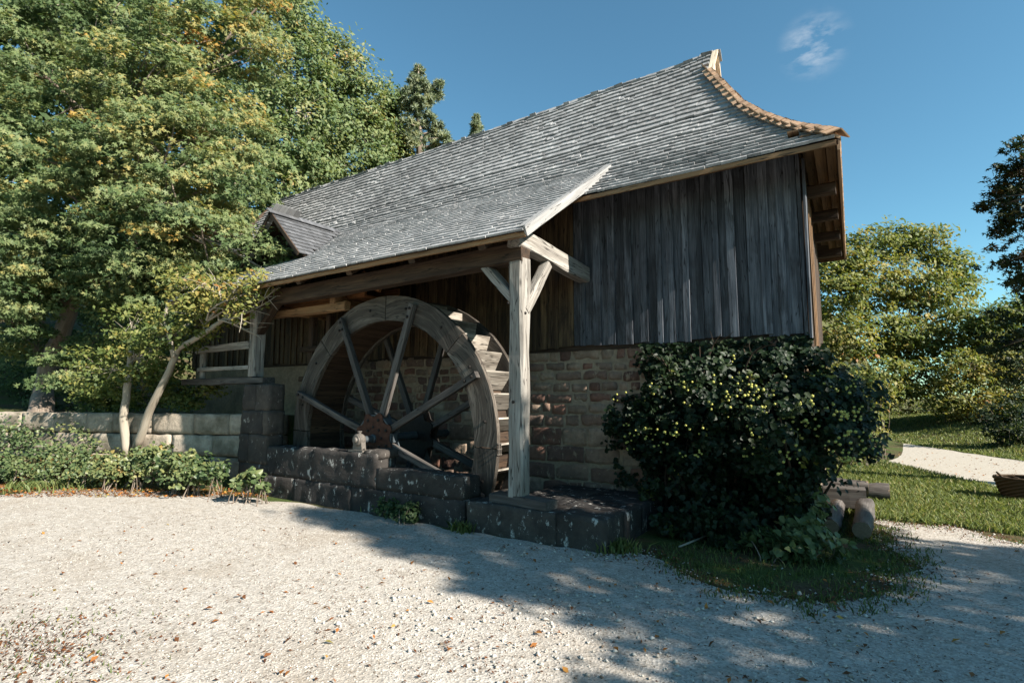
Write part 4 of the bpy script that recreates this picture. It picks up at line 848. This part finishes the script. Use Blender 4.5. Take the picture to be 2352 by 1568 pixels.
tree('lime_tree', 'tall lime tree right of the yard whose dappled shade crosses the platform', 'tree', [[(V(10.5, 4.9, 0), .3), (V(10.6, 4.9, 3.5), .24), (V(10.5, 4.6, 9.5), .06)]], SL, 520, 26, .16, 'shadetree', 'bark', 'star', .42, group='lime trees right of the yard', twigs=120, limb_r=.06, shell=.3)
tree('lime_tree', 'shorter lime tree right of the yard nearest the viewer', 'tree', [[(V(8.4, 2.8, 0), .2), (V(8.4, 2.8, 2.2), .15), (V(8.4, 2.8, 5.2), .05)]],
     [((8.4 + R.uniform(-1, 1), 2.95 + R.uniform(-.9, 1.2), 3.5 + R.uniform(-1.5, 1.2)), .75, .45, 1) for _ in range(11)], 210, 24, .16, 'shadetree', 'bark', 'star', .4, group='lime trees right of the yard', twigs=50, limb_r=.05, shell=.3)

# ivy over the right part of the wall
ivy = thing('ivy_bush', 'huge dark flowering ivy covering the right part of the stone base', 'ivy')
LV = [((-2.2, 6.98, 1.3), (.72, .34, .7), .35, 1.6), ((-1.55, 6.68, 1.4), (.75, .6, .62), .4, 2.0), ((-.85, 6.72, 1.35), (.65, .66, .66), .42, 2.0), ((-.42, 7.1, 1.35), (.44, .55, .66), .45, 1.4), ((-.36, 7.7, 1.45), (.36, .55, .66), .5, 1.1), ((-1.75, 6.85, .55), (.7, .3, .5), .3, 1.1), ((-1.05, 6.85, .55), (.7, .35, .5), .3, 1.1), ((-.85, 6.95, .45), (.3, .35, .45), .35, .6), ((-2.6, 7.1, 1.15), (.5, .17, .5), .35, .9), ((-1.5, 6.5, .16), (.6, .3, .18), .3, .5), ((-2.0, 7.15, 2.0), (.7, .16, .3), .3, .6), ((-1.0, 7.1, 2.05), (.6, .2, .25), .35, .6)]
LW = []
for c, r, ti, w in LV:
    for k in range(5):
        d = V(R.gauss(0, 1), R.gauss(-.2, 1), R.gauss(0, 1)).normalized() * R.uniform(.45, .8); q = R.uniform(.28, .5); LW.append(((c[0] + d.x * r[0], c[1] + d.y * r[1], c[2] + d.z * r[2]), (r[0] * q, r[1] * q, r[2] * q), ti + R.uniform(-.15, .2), w))
for k in range(46):                          # loose shoots that break the outline
    c, r, ti, w = LV[R.choice([0, 1, 1, 2, 2, 3, 4, 5, 6, 8, 9])]; d = V(R.gauss(0, 1), -abs(R.gauss(0, 1)), R.gauss(.25, 1)).normalized() * R.uniform(.95, 1.22); q = R.uniform(.07, .13)
    LW.append(((c[0] + d.x * r[0], c[1] + d.y * r[1], min(2.3, max(.12, c[2] + d.z * r[2]))), (q, q, q * 1.3), ti + R.uniform(-.1, .3), .16))
P, N, T, CC = crown_points(LV + LW, 940, 26, .13, .8, .55); k = (P[:, 2] > .03) & (P[:, 0] < .1); P, N, T = P[k], N[k] + np.array([0, -.5, 0]), T[k]
# creeping sheet on the wall face
m = 9000; q = np.stack([NP.uniform(-3.15, -.6, m), YW + .02 - .05 * NP.random(m), NP.uniform(.2, 2.75, m)], 1)
nse = np.array([noise.noise(V(a * 1.6, b * 1.6, 4)) + .5 * noise.noise(V(a * 5, b * 5, 6)) for a, b in q[:, [0, 2]]])
keep = np.where(q[:, 2] < 2.33, nse > -.25 + 1.6 * np.clip(-2.75 - q[:, 0] - .25 * (q[:, 2] < 1.6), -1, 1), nse > .32 + 1.2 * (q[:, 2] - 2.33)); q = q[keep]; q[:, 1] -= .045 * (q[:, 2] > 2.3)
P = np.concatenate([P, q]); N = np.concatenate([N, NP.normal(size=(len(q), 3)) * .4 + np.array([.1, -1, .4])]); T = np.concatenate([T, np.clip(NP.normal(.4, .15, len(q)), 0, .95)])
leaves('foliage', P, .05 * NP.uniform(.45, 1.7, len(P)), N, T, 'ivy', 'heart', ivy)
def stem(*a):
    mb = MB(); pts = limb(mb, *a); mb.build('stem', M['darkoak'], ivy); return pts
for c, r, ti, w in LV:
    for k in range(4): stem(V(min(c[0] * .9 - .1, -.85), 7.24, .02), V(c[0] + R.uniform(-.6, .6) * r[0], c[1] + R.uniform(-.7, .7) * r[1], c[2] + R.uniform(-.5, .9) * r[2]), .025, .006, .1, 5, 5)
for e in [((-1.62, 6.5, 2.0), (-1.45, 6.45, 2.32)), ((-1.2, 6.4, 1.9), (-1.0, 6.3, 2.15)), ((-2.05, 6.7, 1.8), (-2.2, 6.6, 2.1))]:
    pts = stem(e[0], e[1], .012, .004, .2); stem(pts[3], pts[5] + V(.14, -.02, .02), .006, .003, .2, 4, 3); stem(pts[3], pts[5] + V(-.12, 0, .05), .006, .003, .2, 4, 3)
ico_v = np.array([(0, 0, -1), (.72, -.53, -.45), (-.28, -.85, -.45), (-.89, 0, -.45), (-.28, .85, -.45), (.72, .53, -.45), (.28, -.85, .45), (-.72, -.53, .45), (-.72, .53, .45), (.28, .85, .45), (.89, 0, .45), (0, 0, 1)])
ico_f = np.array([(0, 1, 2), (1, 0, 5), (0, 2, 3), (0, 3, 4), (0, 4, 5), (1, 5, 10), (2, 1, 6), (3, 2, 7), (4, 3, 8), (5, 4, 9), (1, 10, 6), (2, 6, 7), (3, 7, 8), (4, 8, 9), (5, 9, 10), (6, 10, 11), (7, 6, 11), (8, 7, 11), (9, 8, 11), (10, 9, 11)])
heads = []
for c, r, ti, w in LV[:5]:
    for k in range(int(14 * w)):
        d = V(R.gauss(0, 1) + .25, -abs(R.gauss(0, 1)) - .2, R.gauss(.1, .7)).normalized(); b = V(c[0] + d.x * r[0] * 1.1, c[1] + d.y * r[1] * 1.1, c[2] + d.z * r[2] * 1.05)
        for j in range(R.randrange(2, 8)): heads.append(b + V(R.gauss(0, .06), R.gauss(0, .05), R.gauss(0, .05)))
H = np.array(heads); s_ = NP.uniform(.010, .019, len(H)); vv = H[:, None] + ico_v[None] * s_[:, None, None]
np_mesh('flower_head', vv.reshape(-1, 3), ((np.arange(len(H)) * 12)[:, None, None] + ico_f[None]).reshape(-1, 3), M['umbel'], ivy, 'stuff')
mb = MB(); 
thicket('lower_bramble', 'pale-leaved bramble below the ivy beside the logs', [((-.75, 6.75, .42), (.32, .22, .35), .6, 1), ((-.62, 6.35, .2), (.32, .2, .2), .5, 1), ((-.95, 6.1, .12), (.35, .2, .14), .45, 1)], 70, 14, .08, 'bramble', rc=.14)

# ------------------------------------------------------------------ small things on the ground
def log(label, p, q, r, bark='logbark', cat='log', square=False):
    th = thing('square_timber' if square else 'log', label, cat, 'timber lying beside the ivy'); p = Vector(p); q = Vector(q); mb = MB()
    if square: timber(mb, p, q, r * 2, r * 1.6, seg=5, wob=.012, ch=.06); mb.build('bark', M['logbark'], th); return
    d = (q - p).normalized(); pts = [p.lerp(q, i / 8) for i in range(9)]; tube(mb, pts, [r * (1 + .07 * R.uniform(-1, 1)) for _ in pts], 16, .5, .3, caps=False); mb.build('bark', M[bark], th, smooth=True)
    for e, s_ in ((p, -1), (q, 1)):
        mb = MB(); lathe(mb, e, d * s_, [(-.02, r * .97), (.004, r * .96), (.006, r * .5)], 14); mb.build('sawn_end', M['logend'], th)
log('barked log lying crosswise at the back with its sawn end to the lawn', (-1.2, 10.35, .17), (.06, 10.40, .14), .13)
log('short dark log lying crosswise in front of the sawn-ended log', (-1.2, 9.75, .30), (-.2, 9.8, .27), .10)
log('squared grey timber between the logs beside the ivy', (-1.2, 9.2, .2), (-.22, 9.25, .2), .17, square=True)
log('pale log end pointing at the yard, right of the two', (-.22, 9.0, .14), (-.24, 7.5, .10), .10)
log('pale log end pointing at the yard, left of the two', (-.55, 8.9, .12), (-.55, 7.55, .09), .09)
# wicker basket
bk = thing('wicker_basket', 'dark wicker basket with two handles on the lawn at the right edge', 'basket'); bcn = spotz(2345, 1150, 0) + V(.12, .12, 0)
mb = MB(); prof = [(0, .24), (.01, .25), (.1, .27), (.2, .285), (.3, .30), (.33, .31)]
rows = 13; sides = 28; vs = []; fs = []; gv = []
for i in range(rows + 1):
    z = .34 * i / rows; r_ = .24 + .07 * i / rows
    for j in range(sides):
        a = 2 * math.pi * j / sides; w = .008 * (1 if (i + j) % 2 else -1); vs.append(bcn + V(1.3 * (r_ + w) * math.cos(a), (r_ + w) * math.sin(a), z)); gv.append((a * .4, z * 3, i))
for i in range(rows):
    for j in range(sides): fs.append((i*sides + j, i*sides + (j+1) % sides, (i+1)*sides + (j+1) % sides, (i+1)*sides + j))
fs.append(tuple(range(sides))); mb.add(vs, fs, .4, gv); b_ = mb.build('body', M['wicker'], bk); b_.modifiers.new('thickness', 'SOLIDIFY').thickness = -.012
mb = MB(); tube(mb, [bcn + V(1.3 * .31 * math.cos(a), .31 * math.sin(a), .345) for a in np.linspace(0, 2 * math.pi, 25)], [.018] * 25, 6, .4); mb.build('rim', M['wicker'], bk)
for sx in (-1, 1):
    mb = MB(); tube(mb, [bcn + V(sx * (.30 + .06 * math.sin(t)), .11 * math.cos(t), .34 + .07 * math.sin(t)) for t in np.linspace(0, math.pi, 9)], [.014] * 9, 6, .4); mb.build('handle', M['wicker'], bk)
# pale boulder and fallen things
bp = spotz(362, 1092, .18); mb = MB(); rough_block(mb, (bp.x, bp.y, .16), (.42, .34, .26), .6, .05, .05, .09, .8, 4.); tag(mb.build('boulder', M['pale'], None, True), 'single pale boulder among the leaves below the bramble', 'boulder')
mb = MB(); plank(mb, spotz(1745, 1238, .03), V(.94, -.3, .02).normalized(), V(.3, .94, 0).normalized(), V(0, 0, 1), .5, .09, .025, .6); tag(mb.build('loose_board', M['soffit'], None), 'brown loose board on the grass below the ivy', 'board')
mb = MB(); tube(mb, [spotz(1560, 1255, .02), spotz(1610, 1235, .04), spotz(1650, 1215, .05)], [.01, .012, .008], 6, .6); tag(mb.build('stick', M['paleb'], None, True), 'thin pale stick on the ground below the ivy', 'stick')

# gravel stones, grass and leaves: more than anyone could count
def scatter_cam(n, dmin, dmax, half=50):
    d = np.exp(NP.uniform(np.log(dmin), np.log(dmax), n)); a = YAW + np.radians(NP.uniform(-half, half, n)); return np.stack([-np.sin(a) * d, np.cos(a) * d], 1)
oct_v = np.array([(1, 0, 0), (0, 1, 0), (-1, 0, 0), (0, -1, 0), (0, 0, 1), (0, 0, -1)]); oct_f = np.array([(0, 1, 4), (1, 2, 4), (2, 3, 4), (3, 0, 4), (1, 0, 5), (2, 1, 5), (3, 2, 5), (0, 3, 5)])
def pebbles(name, xy, smin, smax, mat='pebble', lift=.3):
    n = len(xy); s = NP.uniform(smin, smax, n) * NP.choice([.7, 1, 1, 1.4], n); vv = oct_v[None] * NP.uniform(.55, 1.2, (n, 6, 1)) * np.stack([s, s * NP.uniform(.6, 1, n), s * NP.uniform(.4, .8, n)], 1)[:, None]
    vv += NP.normal(size=vv.shape) * s[:, None, None] * .12
    a = NP.uniform(0, 6.28, n); c, s2 = np.cos(a)[:, None], np.sin(a)[:, None]; x = vv[..., 0] * c - vv[..., 1] * s2; y = vv[..., 0] * s2 + vv[..., 1] * c
    vv = np.stack([x + xy[:, :1], y + xy[:, 1:2], vv[..., 2] + .006 + (s * lift)[:, None]], 2)
    t = np.clip(NP.normal(.62, .15, n), 0, 1); t[NP.random(n) < .06] = .04
    return np_mesh(name, vv.reshape(-1, 3), ((np.arange(n) * 6)[:, None, None] + oct_f[None]).reshape(-1, 3), M[mat], None, 'stuff', np.repeat(t, 8))
xy = scatter_cam(120000, 2.0, 12); k = inside(xy, YARD_R); xy = xy[k]
dn = np.array([noise.noise(V(a * .55, b * .9, 41)) + .6 * noise.noise(V(a * 1.7, b * 2.6, 43)) for a, b in xy]); xy = xy[NP.random(len(xy)) < np.clip(.66 + 1.0 * dn, .08, 1)]
o = pebbles('gravel_stones', xy, .004, .0105, lift=-.12); tag(o, 'pale limestone gravel stones strewn all over the yard', 'gravel')
xy = np.stack([NP.uniform(-3.5, 2.5, 2400), NP.uniform(2.6, 5.9, 2400)], 1); xy = xy[(noise_ := np.array([noise.noise(V(a * .8, b * .8, 1)) for a, b in xy])) > -.1]; k = inside(xy, YARD_R) | (NP.random(len(xy)) < .15); o = pebbles('coarse_gravel', xy[k], .010, .022); tag(o, 'coarser pale stones in the shaded part of the yard', 'gravel')

GW = [(-2.3, 5.75), (-1.6, 4.9), (-1.0, 4.5), (-.4, 4.6), (.2, 5.35), (.5, 6.7), (.25, 8), (-.2, 8.9), (-.9, 8.2), (-1.6, 6.6)]
def grass(name, xy, h, label, tintm=.45, spread=.2):
    n = len(xy); z = np.array([terrain(a, b) for a, b in xy]); a = NP.uniform(0, 6.28, n); hh = h * NP.uniform(.4, 1.25, n); w = hh * .07 + .002 + .0006 * np.maximum(0, xy[:, 1] - 8)
    lean = NP.normal(size=(n, 2)) * hh[:, None] * .45; base = np.stack([xy[:, 0], xy[:, 1], z], 1); dx = np.stack([np.cos(a) * w, np.sin(a) * w, np.zeros(n)], 1)
    mid = base + np.stack([lean[:, 0] * .3, lean[:, 1] * .3, hh * .6], 1); tip = base + np.stack([lean[:, 0], lean[:, 1], hh], 1)
    vv = np.stack([base - dx, base + dx, mid + dx * .7, tip, mid - dx * .7], 1).reshape(-1, 3); o5 = np.arange(n)[:, None] * 5
    o = np_mesh(name, vv, o5 + np.array([[0, 1, 2, 3, 4]]), M['grass'], None, 'stuff', np.clip(NP.normal(tintm, spread, n), 0, 1)); tag(o, label, 'grass')
m = 16000; xy = np.stack([NP.uniform(-2.4, .7, m), NP.uniform(4.4, 9, m)], 1); nn = np.array([noise.noise(V(a * 2.2, b * 2.2, 12)) for a, b in xy]); edge = np.array([noise.noise(V(a * 3.5, b * 3.5, 31)) for a, b in xy]); GW2 = [(a * .9 - .07, b * .9 + .66) for a, b in GW]; xy = xy[(inside(xy, GW2) & (nn > -.25)) | (inside(xy, GW) & (edge > .1))]
xy = xy[NP.random(len(xy)) < .6]; grass('shade_grass', xy, .05, 'thin shaded grass between the ivy and the gravel', .35)
d = np.exp(NP.uniform(np.log(8.8), np.log(36), 150000)); a = np.radians(NP.uniform(-17, 14, 150000)); xy = np.stack([np.sin(a) * d, np.cos(a) * d], 1)
k = ~inside(xy, PATH) & ~inside(xy, YARD_R) & ~((xy[:, 0] < -.6) & (xy[:, 1] < 12)); grass('lawn_grass', xy[k], .075, 'sunlit lawn grass along the footpath at right', .55, .2)
tuft = []
for px, py, m, s in [(985, 1195, 130, .05), (1290, 1222, 150, .07), (1350, 1232, 160, .06), (1390, 1268, 120, .08), (1440, 1268, 120, .08), (690, 1130, 90, .08), (60, 1125, 200, .25), (150, 1120, 260, .3), (250, 1115, 200, .3), (440, 1110, 120, .25), (560, 1125, 120, .2), (1170, 1205, 80, .1), (840, 1170, 90, .12), (1060, 1222, 90, .08)]:
    g = spotz(px, py, 0); tuft.append(np.stack([NP.normal(g.x, s, m), NP.normal(g.y, s * .6, m)], 1))
g = spotz(60, 1500, 0); grass('yard_weeds', np.stack([NP.normal(g.x, .5, 420), NP.normal(g.y, .35, 420)], 1), .035, 'sparse short weeds in the gravel at the lower left corner', .4)
E_ = np.array([p for p in YARD_R if (-2.6 < p[0] < 1.6 and 4.4 < p[1] < 9.2) or (-14 < p[0] < -9 and p[1] > 2.8)])
def fray(n, sd): b = E_[NP.integers(0, len(E_), n)]; return b + NP.normal(size=(n, 2)) * sd
xy = fray(2600, .14); grass('edge_grass', xy[np.array([noise.noise(V(a * 3, b * 3, 77)) for a, b in xy]) > -.05], .05, 'ragged short grass along the edges of the gravel', .42)
o = pebbles('edge_stones', fray(1500, .12), .006, .015); tag(o, 'loose stones strewn along the ragged edge of the gravel', 'gravel')
fx = fray(5200, .17); n = len(fx); o = leaves('edge_litter', np.stack([fx[:, 0], fx[:, 1], np.array([terrain(a, b) for a, b in fx]) + .014], 1), NP.uniform(.008, .03, n), NP.normal(size=(n, 3)) * .35 + np.array([0, 0, 1.]), np.clip(NP.normal(.15, .16, n), 0, 1), 'litter', 'oval', None, 'stuff'); tag(o, 'dark soil crumbs and leaf litter along the edge of the gravel', 'litter')
grass('grass_tufts', np.concatenate(tuft), .13, 'scattered grass tufts along the wall foot and yard edge', .5)
# fallen leaves
xy = scatter_cam(420, 2.2, 9); xy = xy[inside(xy, YARD_R)]
q = [spotz(R.uniform(-20, 640), 1098 + 42 * R.random() ** 1.4, .02) for _ in range(5200)]; xy2 = np.array([(p.x, p.y) for p in q if p.y < 5.3])
q = [(R.gauss(-1.0, 1.0), R.gauss(5.6, .9)) for _ in range(60)]; q += [(R.uniform(0, 5), R.uniform(9, 20)) for _ in range(500)]
xy = np.concatenate([xy, xy2, np.array(q)]); n = len(xy); z = np.array([terrain(a, b) for a, b in xy]) + NP.uniform(.012, .03, n)
o = leaves('fallen_leaves', np.stack([xy[:, 0], xy[:, 1], z], 1), NP.uniform(.025, .058, n), NP.normal(size=(n, 3)) * .3 + np.array([0, 0, 1.]), np.clip(NP.normal(.5, .25, n), 0, 1), 'litter', 'oval', None, 'stuff'); tag(o, 'fallen orange and brown leaves scattered over gravel and bank', 'leaves')
xy = scatter_cam(26000, 2.0, 11); xy = xy[inside(xy, YARD_R)]; dn = np.array([noise.noise(V(a * 1.1, b * 2.0, 51)) + .7 * noise.noise(V(a * 4, b * 6, 53)) for a, b in xy]); xy = xy[NP.random(len(xy)) < np.clip(.28 + .75 * dn, .06, 1)]
g = spotz(40, 1510, 0); xy = np.concatenate([xy, np.stack([NP.normal(g.x - .1, .45, 2600), NP.normal(g.y, .33, 2600)], 1)]); n = len(xy)
o = leaves('leaf_crumbs', np.concatenate([xy, np.full((n, 1), .016)], 1), NP.uniform(.007, .018, n) * NP.choice([1, 1, 1, 1.7], n), NP.normal(size=(n, 3)) * .4 + np.array([0, 0, 1.]), np.clip(NP.normal(.1, .12, n), 0, 1), 'litter', 'oval', None, 'stuff'); tag(o, 'dark crumbs and bits of twig lying on the gravel', 'debris')
